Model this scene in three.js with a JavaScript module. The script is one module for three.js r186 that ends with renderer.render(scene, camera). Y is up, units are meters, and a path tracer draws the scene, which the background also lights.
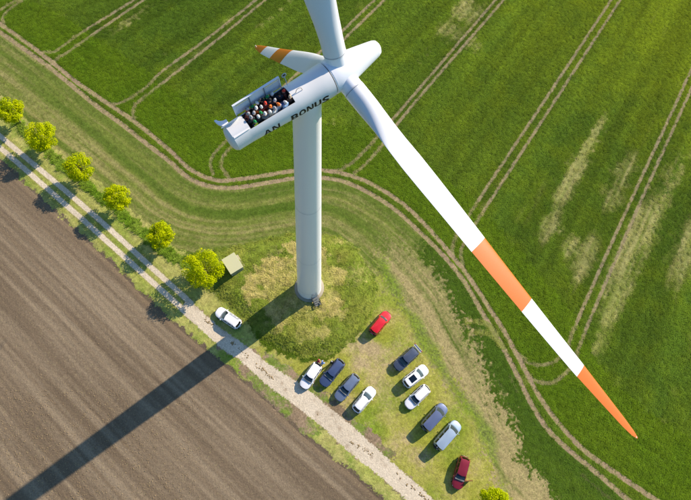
import * as THREE from 'three';
import { Sky } from 'three/addons/objects/Sky.js';
import { RoundedBoxGeometry } from 'three/addons/geometries/RoundedBoxGeometry.js';
import { mergeGeometries, toCreasedNormals, mergeVertices } from 'three/addons/utils/BufferGeometryUtils.js';
import { FontLoader } from 'three/addons/loaders/FontLoader.js';
import { TessellateModifier } from 'three/addons/modifiers/TessellateModifier.js';
import { TextGeometry } from 'three/addons/geometries/TextGeometry.js';

// ───────────────────────── camera, sky, sun, exposure ─────────────────────────
const V = (x, y, z) => new THREE.Vector3(x, y, z);
const scene = new THREE.Scene();
const FOC = 499.15, PITCH = 1.2425, ROLL = 0.2043, CAM_H = 79.48;      // focal length in units of a 691 x 500 picture
const camera = new THREE.PerspectiveCamera(2 * Math.atan(250 / FOC) * 180 / Math.PI, 691 / 500, 0.5, 9000);
const FW = V(0, -Math.sin(PITCH), -Math.cos(PITCH));
const RT0 = V(1, 0, 0), UP0 = new THREE.Vector3().crossVectors(RT0, FW);
const RT = RT0.clone().multiplyScalar(Math.cos(ROLL)).addScaledVector(UP0, Math.sin(ROLL));
const UPV = UP0.clone().multiplyScalar(Math.cos(ROLL)).addScaledVector(RT0, -Math.sin(ROLL));
camera.position.set(0, CAM_H, 0);
camera.up.copy(UPV);
camera.lookAt(camera.position.clone().add(FW));

const SUN_AZ = 130.9 * Math.PI / 180, SUN_EL = 31.5 * Math.PI / 180;      // shadows run towards (cos az, sin az) in x, z
const SUN = V(-Math.cos(SUN_AZ) * Math.cos(SUN_EL), Math.sin(SUN_EL), -Math.sin(SUN_AZ) * Math.cos(SUN_EL));
const sky = new Sky();
sky.name = 'sky'; sky.scale.setScalar(8000);
sky.material.uniforms.sunPosition.value.copy(SUN);
sky.material.uniforms.turbidity.value = 2.2;
sky.material.uniforms.rayleigh.value = 2.0;
sky.material.uniforms.mieCoefficient.value = 0.004;
sky.userData = { label: 'clear daytime sky above the fields', kind: 'structure' };
scene.add(sky);
scene.environmentIntensity = 0.138;
const sun = new THREE.DirectionalLight(0xffedd8, 4.8);
sun.position.copy(SUN).multiplyScalar(220).add(V(-5, 0, -35));
sun.target.position.set(-5, 0, -35);
sun.castShadow = true; sun.shadow.mapSize.set(4096, 4096); sun.shadow.radius = 1.0;
Object.assign(sun.shadow.camera, { left: -120, right: 120, top: 120, bottom: -120, near: 1, far: 500 });
scene.add(sun, sun.target);

const renderer = new THREE.WebGLRenderer({ antialias: true });
renderer.toneMapping = THREE.LinearToneMapping;
renderer.toneMappingExposure = 1.45;
renderer.shadowMap.enabled = true;

// ───────────────────────── helpers ─────────────────────────
function rng(seed) { let s = seed | 0; return () => { s = (s + 0x6d2b79f5) | 0; let t = Math.imul(s ^ (s >>> 15), 1 | s); t = (t + Math.imul(t ^ (t >>> 7), 61 | t)) ^ t; return ((t ^ (t >>> 14)) >>> 0) / 4294967296; }; }
const rand = rng(7);
const NT = new Float32Array(65536); { const r = rng(99); for (let i = 0; i < 65536; i++) NT[i] = r(); }
function noise(x, y) {                                                   // smooth value noise 0..1
  const xi = Math.floor(x), yi = Math.floor(y); let fx = x - xi, fy = y - yi;
  fx = fx * fx * (3 - 2 * fx); fy = fy * fy * (3 - 2 * fy);
  const a = (yi & 255) << 8, b = ((yi + 1) & 255) << 8, c = xi & 255, d = (xi + 1) & 255;
  const p = NT[a | c], q = NT[a | d], r = NT[b | c], s = NT[b | d];
  return p + (q - p) * fx + (r - p) * fy + (p - q - r + s) * fx * fy;
}
function fbm(x, y, n = 3) { let s = 0, a = 0.5, t = 0; for (let i = 0; i < n; i++) { s += a * noise(x + i * 37.2, y + i * 17.9); t += a; a *= 0.5; x *= 2.07; y *= 2.07; } return s / t; }
const clamp = (v, a = 0, b = 1) => Math.min(b, Math.max(a, v));
const sstep = (a, b, v) => { const t = clamp((v - a) / (b - a)); return t * t * (3 - 2 * t); };
const mix = (a, b, t) => [a[0] + (b[0] - a[0]) * t, a[1] + (b[1] - a[1]) * t, a[2] + (b[2] - a[2]) * t];
const lin = (r, g, b, k = 1) => [r, g, b].map((v) => k * Math.pow(v / 255, 2.2));
// a bearing measured on the survey picture -> the place on level ground (metres)
function G(px, py, y = 0) {
  const d = FW.clone().addScaledVector(RT, (px - 345.5) / FOC).addScaledVector(UPV, -(py - 250) / FOC);
  return camera.position.clone().addScaledVector(d, (y - CAM_H) / d.y);
}
const used = {};
function numbered(n) { if (!(n in used)) { used[n] = 0; return n; } used[n]++; return n + '_' + String(used[n]).padStart(3, '0'); }
function shade(o) { o.traverse((c) => { if (c.isMesh) { c.castShadow = true; c.receiveShadow = true; } }); return o; }
function thing(name, label, category, pos, turn = 0, group) {
  const o = new THREE.Group(); o.name = numbered(name); o.position.copy(pos); o.rotation.y = turn;
  o.userData = { label, category }; if (group) o.userData.group = group;
  scene.add(o); return o;
}
function part(name, geo, mat, parent, label) {
  const m = new THREE.Mesh(geo, mat); m.name = name; m.castShadow = m.receiveShadow = true;
  if (label) m.userData.label = label;
  parent.add(m); return m;
}
function structure(name, geo, mat, label) {
  const m = new THREE.Mesh(geo, mat); m.name = numbered(name); m.castShadow = m.receiveShadow = true;
  m.userData = { label, kind: 'structure' }; scene.add(m); return m;
}
const std = (c, roughness = 0.8, o = {}) => new THREE.MeshStandardMaterial({ color: Array.isArray(c) ? new THREE.Color().setRGB(...c) : c, roughness, ...o });
function box(w, h, d, x = 0, y = 0, z = 0, r = 0) { const g = r ? new RoundedBoxGeometry(w, h, d, 2, r) : new THREE.BoxGeometry(w, h, d); g.translate(x, y, z); return g; }
function plain(gs) { return mergeGeometries(gs.map((g) => { g = g.index ? g.toNonIndexed() : g; for (const k of Object.keys(g.attributes)) if (k !== 'position' && k !== 'normal') g.deleteAttribute(k); return g; })); }
function tube(pts, r, seg = 0, rs = 6) { return new THREE.TubeGeometry(new THREE.CatmullRomCurve3(pts), seg || pts.length * 4, r, rs); }
// grid of points -> surface; P(i,j) -> Vector3
function surface(nu, nv, P, closedV = false) {
  const pos = [], idx = [], uv = [];
  for (let i = 0; i <= nu; i++) for (let j = 0; j <= nv; j++) { const p = P(i / nu, j / nv, i, j); pos.push(p.x, p.y, p.z); uv.push(i / nu, j / nv); }
  for (let i = 0; i < nu; i++) for (let j = 0; j < nv; j++) { const a = i * (nv + 1) + j, b = a + nv + 1; idx.push(a, b, a + 1, b, b + 1, a + 1); }
  const g = new THREE.BufferGeometry(); g.setAttribute('position', new THREE.Float32BufferAttribute(pos, 3)); g.setAttribute('uv', new THREE.Float32BufferAttribute(uv, 2)); g.setIndex(idx); g.computeVertexNormals(); return g;
}

// ───────────────────────── the lie of the land ─────────────────────────
const X0 = -82, X1 = 72, Z0 = -108, Z1 = 30, WX = X1 - X0, WZ = Z1 - Z0;
const GX = 1026, GZ = 920, CX = WX / GX, CZ = WZ / GZ;
const poly = (...a) => { const o = []; for (let i = 0; i < a.length; i += 2) { const g = G(a[i], a[i + 1]); o.push([g.x, g.z]); } return o; };
const R = { crop: 1, band: 2, pale: 3, parking: 4, mound: 5, dry: 6, verge: 7, slab: 8, strip: 9, soil: 10, dirt: 11, weeds: 12, head: 13, inner: 14 };
const region = new Uint8Array(GX * GZ).fill(R.crop);
function fill(pl, id) {
  for (let j = 0; j < GZ; j++) {
    const z = Z0 + (j + 0.5) * CZ, xs = [];
    for (let k = 0, m = pl.length - 1; k < pl.length; m = k++) { const [ax, az] = pl[m], [bx, bz] = pl[k]; if ((az > z) !== (bz > z)) xs.push(ax + (z - az) / (bz - az) * (bx - ax)); }
    xs.sort((a, b) => a - b);
    for (let k = 0; k + 1 < xs.length; k += 2) { const i0 = Math.max(0, Math.ceil((xs[k] - X0) / CX - 0.5)), i1 = Math.min(GX - 1, Math.floor((xs[k + 1] - X0) / CX - 0.5)); for (let i = i0; i <= i1; i++) region[j * GX + i] = id; }
  }
}
function nearest(pl, x, z) {                                              // distance to a polyline, and signed side
  let best = 1e9, side = 1, along = 0, run = 0;
  for (let k = 0; k + 1 < pl.length; k++) {
    const [ax, az] = pl[k], [bx, bz] = pl[k + 1], dx = bx - ax, dz = bz - az, L = Math.hypot(dx, dz), t = clamp(((x - ax) * dx + (z - az) * dz) / (L * L));
    const ex = x - ax - t * dx, ez = z - az - t * dz, d = Math.hypot(ex, ez);
    if (d < best) { best = d; side = Math.sign(dx * (z - az) - dz * (x - ax)) || 1; along = run + t * L; } run += L;
  }
  return [best, side, along];
}
function field(pl, reach) {                                              // distance to a polyline on the grid
  const f = new Float32Array(GX * GZ).fill(reach);
  for (let k = 0; k + 1 < pl.length; k++) {
    const [ax, az] = pl[k], [bx, bz] = pl[k + 1], dx = bx - ax, dz = bz - az, L2 = dx * dx + dz * dz;
    const i0 = Math.max(0, Math.floor((Math.min(ax, bx) - reach - X0) / CX)), i1 = Math.min(GX - 1, Math.ceil((Math.max(ax, bx) + reach - X0) / CX));
    const j0 = Math.max(0, Math.floor((Math.min(az, bz) - reach - Z0) / CZ)), j1 = Math.min(GZ - 1, Math.ceil((Math.max(az, bz) + reach - Z0) / CZ));
    for (let j = j0; j <= j1; j++) for (let i = i0; i <= i1; i++) {
      const x = X0 + (i + 0.5) * CX - ax, z = Z0 + (j + 0.5) * CZ - az, t = clamp((x * dx + z * dz) / L2), d = Math.hypot(x - t * dx, z - t * dz);
      if (d < f[j * GX + i]) f[j * GX + i] = d;
    }
  }
  return f;
}
function spline(pl, n = 6) { const c = new THREE.CatmullRomCurve3(pl.map(([x, z]) => V(x, 0, z)), false, 'centripetal'); return c.getPoints((pl.length - 1) * n).map((p) => [p.x, p.z]); }

const T1 = poly(-40, -6, 0, 24, 15, 34.4, 47, 58, 74, 80, 98, 97, 135, 122, 170, 150.6, 190, 169, 207, 177.7, 222, 180.6, 251, 177.7, 293, 171, 320, 170.2, 344.6, 174, 369, 182.7, 401, 202.4, 426, 225.8, 444.6, 247, 466.7, 274, 486.4, 303.6, 503.4, 330, 524, 368, 539, 396, 561, 426, 585, 451, 619, 475.4, 654, 499, 720, 542);
const T2 = poly(-40, 3, 0, 32, 37, 58, 54, 71, 98, 107, 119, 122, 148, 145, 170, 161.7, 184.8, 175, 202, 184, 219, 187.5, 236.4, 187.5, 268.4, 182.6, 293, 178.4, 320, 177.8, 339.7, 180.3, 361.8, 189, 393.8, 208.6, 418.4, 230.7, 444.6, 257, 464, 281.5, 484, 316, 500, 342, 514.4, 369.4, 534, 408.7, 551, 433, 570, 451, 599.7, 475.4, 627, 499, 690, 545);
const T1s = spline(T1), T2s = spline(T2);
const tramlines = [                                                       // pairs of wheel tracks: [points, darkness]
  [134 + 40, -26, 134, 0, 81, 33, 61.5, 46.7, 53, 52, 42, 52], [183, -26, 143.4, 0, 90, 36.4, 66.4, 53, 58, 58, 52, 64],
  [34, -11, 17, 0, 0, 10, -20, 24], [40, -11, 23, 0, 10, 9, 3, 17, 4, 26],
  [288, -26, 255.6, 0, 208, 38, 159, 74, 147.6, 86, 134, 96, 120, 103, 108, 104], [298, -26, 265, 0, 216, 40.6, 171.5, 76, 147, 95, 137, 103, 133, 110, 134, 119],
  [401, -26, 374.4, 0, 340, 33.2, 262, 107, 228, 139.5, 215.5, 152, 210.6, 161.7, 213, 174], [411, -26, 384.3, 0, 342.5, 40.6, 266, 115, 234, 144.5, 223, 156.7, 221.7, 166.6, 229, 177.7],
  [518, -26, 495.5, 0, 393, 119, 375, 139.7, 354.4, 160.6, 342, 169, 330, 171], [526, -26, 503.6, 0, 400, 120.5, 381.5, 145.8, 366.7, 163, 354.4, 173],
  [628, -26, 611, 0, 545, 100, 472.5, 209.5, 455.7, 237, 452, 247, 454, 259], [636, -26, 620, 0, 555.4, 100, 478.6, 219, 464, 243, 460.6, 254, 464, 267],
  [720, 5, 682, 90, 625.6, 212, 573.5, 330, 566, 350, 555, 361, 542, 365, 529, 363, 519, 354], [729, 5, 690.7, 90, 636.6, 210.6, 584.6, 332.5, 578, 350, 567, 372, 549, 383, 534, 380, 523, 369],
].map((a, i) => spline(poly(...a), 5));
const swerves = [[466, 322, 474, 321, 486, 324, 497, 334], [470, 334, 480, 332, 492, 336, 503, 347]].map((a) => spline(poly(...a), 5));   // pale turning marks

const headLine = [-60, -40, -30, -22, 53, 11, 95, 37, 152, 76, 211, 116, 260, 125, 321, 123, 369, 128.6, 418, 157, 472, 199, 521, 252, 570, 309, 592, 350, 610, 380, 644, 409, 691, 437, 780, 490];
const rev = (a) => a.slice().reverse();
fill([...poly(...headLine), ...rev(T1)], R.head);
// between the headland tracks and the lane
const weedLine = [-60, 45, 0, 99, 55, 150, 95, 183, 130, 213, 165, 243, 190, 254, 205, 252];
fill([...poly(...weedLine, 240, 247, 262, 238, 295, 234, 335, 236, 358, 250, 376, 285, 405, 305), ...poly(520, 560, 690, 560), ...rev(T2)], R.band);
fill([...T2.slice(18), ...poly(690, 600, 560, 505, 532, 465, 514, 430, 500, 400, 484, 368, 468, 330, 452, 298, 432, 266)], R.inner);
fill(poly(392, 232, 412, 246, 432, 266, 452, 298, 468, 330, 484, 368, 500, 400, 514, 430, 532, 465, 560, 505, 640, 575, 520, 560, 505, 500, 492, 465, 478, 425, 462, 400, 445, 375, 425, 340, 405, 305, 385, 275, 374, 250), R.pale);
fill(poly(-60, 42, 0, 95, 55, 146, 95, 179, 130, 209, 165, 239, 200, 262, 188, 283, 210, 290, 228, 305, 245, 322, 262, 345, 433, 500, 470, 560, 440, 560, -60, 160), R.verge);
fill(poly(-60, 46, 0, 101, 55, 152, 95, 185, 130, 215, 165, 245, 190, 258, 212, 250, 205, 262, 190, 270, 160, 255, 124, 222, 90, 193, 50, 160, -10, 104, -60, 58), R.weeds);
fill(poly(374, 250, 385, 275, 405, 305, 425, 340, 445, 375, 462, 400, 478, 425, 492, 465, 505, 500, 520, 560, 470, 560, 433, 500, 392, 463, 358, 428, 326, 404, 301, 383, 269, 364, 252, 348, 262, 345, 295, 360, 325, 360, 352, 342, 373, 312, 377, 285), R.parking);
const moundPoly = poly(376, 285, 374, 308, 362, 328, 345, 346, 325, 357, 300, 357, 280, 348, 262, 338, 245, 322, 228, 305, 210, 290, 190, 281, 198, 264, 215, 252, 240, 246, 262, 238, 295, 234, 335, 236, 358, 250, 370, 268);
fill(moundPoly, R.mound);
fill(poly(268, 262, 290, 246, 318, 242, 345, 256, 352, 280, 343, 300, 330, 318, 318, 336, 292, 338, 275, 328, 268, 310, 252, 296, 250, 280), R.dry);
const soilEdge = [-70, 97, 0, 158, 23, 180, 62, 216, 91, 242, 120, 269, 149, 299, 206, 348, 222, 361, 250, 384, 279, 409, 301, 430, 328, 453, 350, 469, 382, 498, 450, 556];
fill([...poly(...soilEdge), ...poly(300, 900, -600, 700)], R.soil);
fill(poly(236, 358, 262, 378, 289, 399, 312, 421, 322, 432, 306, 436, 284, 416, 262, 396, 240, 372), R.dirt);
fill(poly(262, 350, 280, 360, 305, 376, 335, 400, 366, 426, 398, 456, 386, 462, 350, 430, 322, 404, 296, 384, 268, 366), R.dirt);
const slabPoly = poly(186, 300, 191, 301.3, 218, 326, 252, 349.5, 269, 364.5, 301, 384, 326, 404.5, 350, 424, 392, 462, 433.6, 499, 500, 558, 470, 560, 406.6, 500, 382, 478, 350, 453, 323, 427.5, 289, 401, 269, 387, 238.5, 359, 223, 350, 200, 329, 180, 311);
fill(slabPoly, R.slab);
const strips = [poly(-60, 87, 0, 136, 28, 159.5, 70, 194.5, 107.4, 227, 150, 266, 191, 303), poly(-60, 97, 0, 147.5, 50, 191, 98.4, 233.5, 140, 271, 186, 312)].map((p) => spline(p, 6));
const dStrip = field(strips[0], 3); { const b = field(strips[1], 3); for (let i = 0; i < b.length; i++) dStrip[i] = Math.min(dStrip[i], b[i]); }
const dTrack = field(T1s, 3), dTram = new Float32Array(GX * GZ).fill(3), dSwerve = new Float32Array(GX * GZ).fill(3);
{ const b = field(T2s, 3); for (let i = 0; i < b.length; i++) dTrack[i] = Math.min(dTrack[i], b[i]); }
for (const t of tramlines) { const b = field(t, 3); for (let i = 0; i < b.length; i++) dTram[i] = Math.min(dTram[i], b[i]); }
for (const t of swerves) { const b = field(t, 3); for (let i = 0; i < b.length; i++) dSwerve[i] = Math.min(dSwerve[i], b[i]); }
const headMid = T1.map(([x, z], i) => [x, z]);
const HC = 1.0, HX = Math.ceil(WX / HC) + 2, HZ = Math.ceil(WZ / HC) + 2, headDist = new Float32Array(HX * HZ), headRun = new Float32Array(HX * HZ), moundIn = new Float32Array(HX * HZ);
const T2c = T2.filter((_, i) => i % 1 === 0), moundRing = [...moundPoly, moundPoly[0]];
function inside(pl, x, z) { let c = false; for (let k = 0, m = pl.length - 1; k < pl.length; m = k++) { const [ax, az] = pl[m], [bx, bz] = pl[k]; if ((az > z) !== (bz > z) && x < ax + (z - az) / (bz - az) * (bx - ax)) c = !c; } return c; }
for (let j = 0; j < HZ; j++) for (let i = 0; i < HX; i++) {
  const x = X0 + i * HC, z = Z0 + j * HC, [d, s, a] = nearest(T2c, x, z); headDist[j * HX + i] = d * s; headRun[j * HX + i] = a;
  const m = nearest(moundRing, x, z)[0]; moundIn[j * HX + i] = inside(moundPoly, x, z) ? m : -m;
}
function coarse(f, x, z) { const u = clamp((x - X0) / HC, 0, HX - 1.001), v = clamp((z - Z0) / HC, 0, HZ - 1.001), i = Math.floor(u), j = Math.floor(v), a = u - i, b = v - j, k = j * HX + i; return (f[k] * (1 - a) + f[k + 1] * a) * (1 - b) + (f[k + HX] * (1 - a) + f[k + HX + 1] * a) * b; }
function grid(f, x, z) { const i = clamp(Math.floor((x - X0) / CX), 0, GX - 1), j = clamp(Math.floor((z - Z0) / CZ), 0, GZ - 1); return f[j * GX + i]; }
function gridS(f, x, z) { const u = clamp((x - X0) / CX - 0.5, 0, GX - 1.001), v = clamp((z - Z0) / CZ - 0.5, 0, GZ - 1.001), i = Math.floor(u), j = Math.floor(v), a = u - i, b = v - j, k = j * GX + i; return (f[k] * (1 - a) + f[k + 1] * a) * (1 - b) + (f[k + GX] * (1 - a) + f[k + GX + 1] * a) * b; }
const drill = G(964, -536), furrow = G(-894, -636);                        // where the drilled rows and the furrows converge
// thin places in the crop: [x, y, half length, half width, strength] about a point of the picture, lying along the rows
const thin = [[596, 135, 16, 2.8, .8], [580, 165, 22, 4, .9], [566, 190, 13, 4, .85], [622, 170, 15, 5, 1], [612, 196, 10, 5, .8], [552, 226, 13, 4, .8], [584, 258, 14, 4.5, .85], [570, 246, 8, 3, .6], [664, 180, 30, 5, .85], [645, 225, 34, 5.5, 1], [622, 275, 26, 5, .9], [610, 310, 11, 4, .8], [688, 250, 28, 6, .7], [690, 225, 14, 5, .6], [468, 10, 12, 6, .8], [450, 32, 9, 6, .6], [474, 46, 7, 5, .7], [600, 352, 22, 4, .35], [195, 55, 16, 2.4, .4], [178, 66, 14, 3, .4], [153, 58, 14, 1.2, .35], [130, 20, 20, 1.5, .4], [165, 18, 18, 2.2, .35], [280, 12, 30, .8, .35], [340, 155, 20, 1.5, .3], [240, 66, 24, 1, .3], [420, 60, 20, .8, .35], [352, 140, 12, 1.5, .3], [326, 128, 18, 1.2, .35]].map(([px, py, a, b, s]) => { const g = G(px, py), dx = g.x - drill.x, dz = g.z - drill.z, l = Math.hypot(dx, dz); return [g.x, g.z, dx / l, dz / l, a / 6, b / 6 * 1.15, s]; });
function thinness(x, z) { let t = 0; for (const [cx, cz, dx, dz, a, b, s] of thin) { const ex = x - cx, ez = z - cz, u = (ex * dx + ez * dz) / (a * 1.8), v = (ex * dz - ez * dx) / (b * 2.3), d = u * u + v * v; if (d < 4) t = Math.max(t, s * Math.exp(-d * 1.1)); } return t; }
function height(x, z) {
  const m = coarse(moundIn, x, z);
  let h = m > -0.5 ? 0.8 * sstep(-0.5, 2.8, m) : 0;
  const r = grid(region, x, z);
  if (r === R.mound || r === R.dry) h += 0.16 * (fbm(x * 0.7, z * 0.7) - 0.5);
  if (r === R.soil) h -= 0.12;
  return h + 0.05 * (fbm(x * 0.45 + 9, z * 0.45) - 0.5);
}

// colour of the ground's own matter at a place
const C = {
  cropA: lin(82, 103, 32), cropB: lin(100, 117, 28), cropC: lin(60, 85, 30), head: lin(74, 100, 22), headB: lin(86, 108, 24), straw: lin(178, 168, 110), earth: lin(148, 134, 96), tramEarth: lin(130, 120, 94),
  bandA: lin(78, 100, 32), bandB: lin(124, 130, 62), paleA: lin(158, 145, 98), paleB: lin(118, 124, 60), parkA: lin(146, 150, 58), parkB: lin(168, 162, 88), parkC: lin(112, 138, 36), bare: lin(172, 152, 116),
  moundA: lin(98, 120, 36), moundB: lin(130, 136, 58), moundC: lin(68, 94, 28), dryA: lin(180, 167, 104), dryB: lin(142, 140, 66), vergeA: lin(150, 158, 74), vergeB: lin(172, 166, 100), vergeC: lin(112, 140, 44),
  weedsA: lin(96, 128, 32), weedsB: lin(126, 146, 56), slabA: lin(208, 195, 170), slabB: lin(192, 179, 154), soilA: lin(122, 107, 86), soilB: lin(108, 94, 75), soilC: lin(138, 123, 100), dirtA: lin(150, 130, 104), dirtB: lin(122, 106, 82), grassMid: lin(140, 146, 66),
};
const greenLine = field(spline(poly(380, 258, 392, 284, 408, 312, 428, 346, 449, 380, 468, 406, 484, 430, 497, 466, 508, 500), 6), 3);
const spotsBare = [[368, 348, 13, 7, .9], [362, 362, 9, 6, .7], [385, 366, 10, 8, .4], [376, 385, 9, 7, .4], [352, 395, 8, 6, .4], [395, 440, 14, 8, .3], [430, 455, 16, 7, .3], [345, 412, 12, 6, .5], [396, 345, 7, 5, .3], [400, 395, 8, 5, .35], [372, 322, 5, 7, .5], [372, 300, 3, 14, .5]].map(([px, py, a, b, s]) => { const g = G(px, py); return [g.x, g.z, a / 6.2, b / 6.2, s]; });
function groundAt(x, z, out) {                                            // -> colour; out.kind / out.cover for planting
  const w1 = noise(x * 1.3, z * 1.3) - 0.5, w2 = noise(x * 1.3 + 51, z * 1.3 + 7) - 0.5, w3 = noise(x * 5.1, z * 5.1) - 0.5, w4 = noise(x * 5.1 + 31, z * 5.1 + 3) - 0.5;
  const wx = x + w1 * 0.9 + w3 * 0.5, wz = z + w2 * 0.9 + w4 * 0.5;
  let r = grid(region, wx, wz); { const r0 = grid(region, x + w3 * 0.25, z + w4 * 0.25); if (r0 === R.slab || r === R.slab) r = r0 === R.slab ? R.slab : R.dirt; }
  if (r === R.pale || r === R.inner || r === R.band || r === R.parking) { const r2 = grid(region, x + (noise(x * 0.45 + 9, z * 0.45) - 0.5) * 2.0 + w1 * 1.2 + (noise(x * 3.7, z * 3.7 + 5) - 0.5) * 3.6, z + (noise(x * 0.45, z * 0.45 + 30) - 0.5) * 2.0 + w2 * 1.2 + (noise(x * 3.7 + 77, z * 3.7) - 0.5) * 3.6); if (r2 === R.pale || r2 === R.inner || r2 === R.band || r2 === R.parking) r = r2; }
  if (r === R.mound || r === R.dry) { const r2 = grid(region, x + (noise(x * 0.5 + 19, z * 0.5) - 0.5) * 5 + w1 * 3, z + (noise(x * 0.5, z * 0.5 + 40) - 0.5) * 5 + w2 * 3); if (r2 === R.mound || r2 === R.dry) r = r2; }
  const big = fbm(x * 0.045 + 3, z * 0.045, 3), med = fbm(x * 0.35, z * 0.35, 3), fine = noise(x * 4.3, z * 4.3), speck = noise(x * 9.7 + 4, z * 9.7);
  let c, cover = 1, kind = r;
  if (r === R.crop || r === R.head) {
    const dx = x - drill.x, dz = z - drill.z, rad = Math.hypot(dx, dz), s = Math.atan2(dz, dx) * 190;
    const row = fbm(s * 1.1, rad * 0.035, 3), rowF = noise(s * 4.2, rad * 0.12), rowC = noise(s * 0.22 + 7, rad * 0.012);
    if (r === R.crop) {
      const nw = clamp((10 - x) / 60);
      c = mix(C.cropC, C.cropA, clamp(0.15 + 1.1 * big + 0.5 * (rowC - 0.5)));
      c = mix(c, C.cropB, clamp((x - 10) / 60 * clamp((-z - 45) / 45) * 1.1 + 0.9 * (med - 0.52) + 0.35 * (row - 0.5) + 0.12 + 0.35 * nw));
      const t = thinness(x + w1 * 1.6, z + w2 * 1.6), thr = clamp((t - 0.2) * 1.4 + (row - 0.5) * (t > 0.05 ? 1.7 * sstep(0.05, 0.3, t) + 0.2 : 0.2) + (noise(s * 1.7, rad * 0.05) - 0.5) * 1.7 * t + (rowF - 0.5) * 0.8 * t + (fine - 0.5) * 1.6 * t + (med - 0.5) * 2 * t);
      c = mix(c, mix(C.straw, C.paleB, clamp(1.1 - rowF * 1.2)), thr * 0.62); cover = 1 - thr * 0.85;
      if (row > 0.74) { c = mix(c, C.straw, (row - 0.74) * 1.4 * sstep(0.45, 0.7, med)); }
    } else {
      c = mix(C.head, C.headB, clamp(med * 1.3 - 0.2)); c = mix(c, C.cropA, 0.35 * big + 0.15 * rowF);
    }
    c = mix(c, lin(120, 146, 40), 0.08 * speck * speck); const rl = noise(s * 1.7, rad * 0.03), rl2 = noise(s * 0.62 + 40, rad * 0.02), kk = r === R.crop ? 0.70 + 0.40 * rl + 0.20 * rl2 : 0.9 + 0.2 * noise(coarse(headDist, x, z) * 1.6, coarse(headRun, x, z) * 0.04); c = [c[0] * kk, c[1] * kk, c[2] * kk];
  } else if (r === R.band || r === R.inner || r === R.pale) {
    const d = coarse(headDist, x, z), run = coarse(headRun, x, z), rowA = fbm(Math.abs(d) * 0.85 + w1 * 0.25, run * 0.025 + 5, 3), rowF = 0.5 * noise(Math.abs(d) * 3.4 + w3 * 0.2, run * 0.10) + 0.5 * noise(Math.abs(d) * 1.7 + 30, run * 0.06);
    if (r === R.inner) { c = mix(C.cropC, C.cropA, clamp(rowA * 0.8 + 0.25 * rowF)); if (rowF < 0.2) c = mix(c, C.dirtB, 0.3); }
    else {
      let p = r === R.pale ? clamp((z + 35) / 13) * 0.86 + 0.14 : 0.06 + 0.50 * sstep(7, 14, Math.abs(d)) * (x < -8 ? 1 : 0.6) + (x > -8 ? 0.1 : 0);
      const near = sstep(2.0, 4.5, Math.abs(d)); if (r === R.band) p *= near;
      p = clamp(p + (rowA - 0.5) * 1.9 * near + (rowF - 0.5) * (r === R.pale ? 1.0 : 1.5) + (fine - 0.5) * 0.4 + (med - 0.5) * 0.5);
      c = mix(mix(C.bandA, C.bandB, clamp(rowA * 1.3 - 0.2)), r === R.pale ? C.paleA : mix(C.paleA, C.paleB, 0.45), p);
      if (r === R.pale && speck > 0.82) c = mix(c, C.moundC, 0.5);
      cover = 1 - p * 0.85;
    }
  } else if (r === R.parking) {
    c = mix(C.parkA, C.parkB, clamp(med * 1.6 - 0.3)); c = mix(c, C.parkC, clamp((fbm(x * 0.22 + 40, z * 0.22, 3) - 0.42) * 2.2));
    let b = 0; for (const [cx, cz, a, q, s] of spotsBare) { const e = ((x - cx) / a) ** 2 + ((z - cz) / q) ** 2; if (e < 6) b = Math.max(b, s * Math.exp(-e * 0.7)); }
    b = clamp(b * 1.15 + (med - 0.5) * 1.5 * (b > 0.03 ? 1 : 0.5) + (fine - 0.5) * 0.7 - 0.02); c = mix(c, C.bare, b * 0.85); cover = 1 - b;
  } else if (r === R.mound || r === R.dry) {
    const e = clamp(coarse(moundIn, x, z) / 3.2);
    c = mix(C.moundB, C.moundA, clamp(med * 1.8 - 0.4)); c = mix(c, C.moundC, clamp((fine - 0.6) * 1.5));
    if (r === R.dry) { c = mix(c, mix(C.dryA, C.dryB, clamp(fine * 1.3 - 0.3)), clamp(0.45 + (med - 0.5) * 2 + e * 0.4)); }
    else c = mix(c, C.dryA, clamp((med - 0.56) * 2.5 + (fine - 0.6)) * 0.7);
  } else if (r === R.verge) {
    c = mix(C.vergeA, C.vergeB, clamp(med * 1.6 - 0.3)); c = mix(c, C.vergeC, clamp((fbm(x * 0.3 + 20, z * 0.3) - 0.5) * 2.4 + (fine - 0.5) * 0.6));
    const ds = grid(dStrip, x, z); if (ds < 1.0) c = mix(c, C.grassMid, 0.5);
  } else if (r === R.weeds) { c = mix(C.weedsA, C.weedsB, clamp(med * 1.7 - 0.4)); c = mix(c, C.moundC, clamp((fine - 0.62) * 2)); }
  else if (r === R.slab) {
    c = mix(C.slabA, C.slabB, clamp(med * 1.7 - 0.5)); c = mix(c, C.dirtA, clamp((noise(x * 1.3, z * 1.3) - 0.62) * 1.6)); if (speck > 0.88) c = mix(c, C.dirtB, 0.25); cover = 0;
  } else if (r === R.soil) {
    const dx = x - furrow.x, dz = z - furrow.z, rad = Math.hypot(dx, dz), s = Math.atan2(dz, dx) * 190;
    const row = fbm(s * 0.55, rad * 0.02, 4), rowF = 0.6 * noise(s * 2.3, rad * 0.03) + 0.4 * noise(s * 5.1, rad * 0.05);
    c = mix(C.soilB, C.soilA, clamp(row * 1.1 - 0.05 - 0.5 * sstep(-45, 5, z) * sstep(0.35, 0.6, fbm(x * 0.06 + 11, z * 0.06, 2)))); c = mix(c, C.soilC, clamp((rowF - 0.44) * 2.2 + (big - 0.5) * 0.9 + (fine - 0.5) * 0.35));
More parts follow.
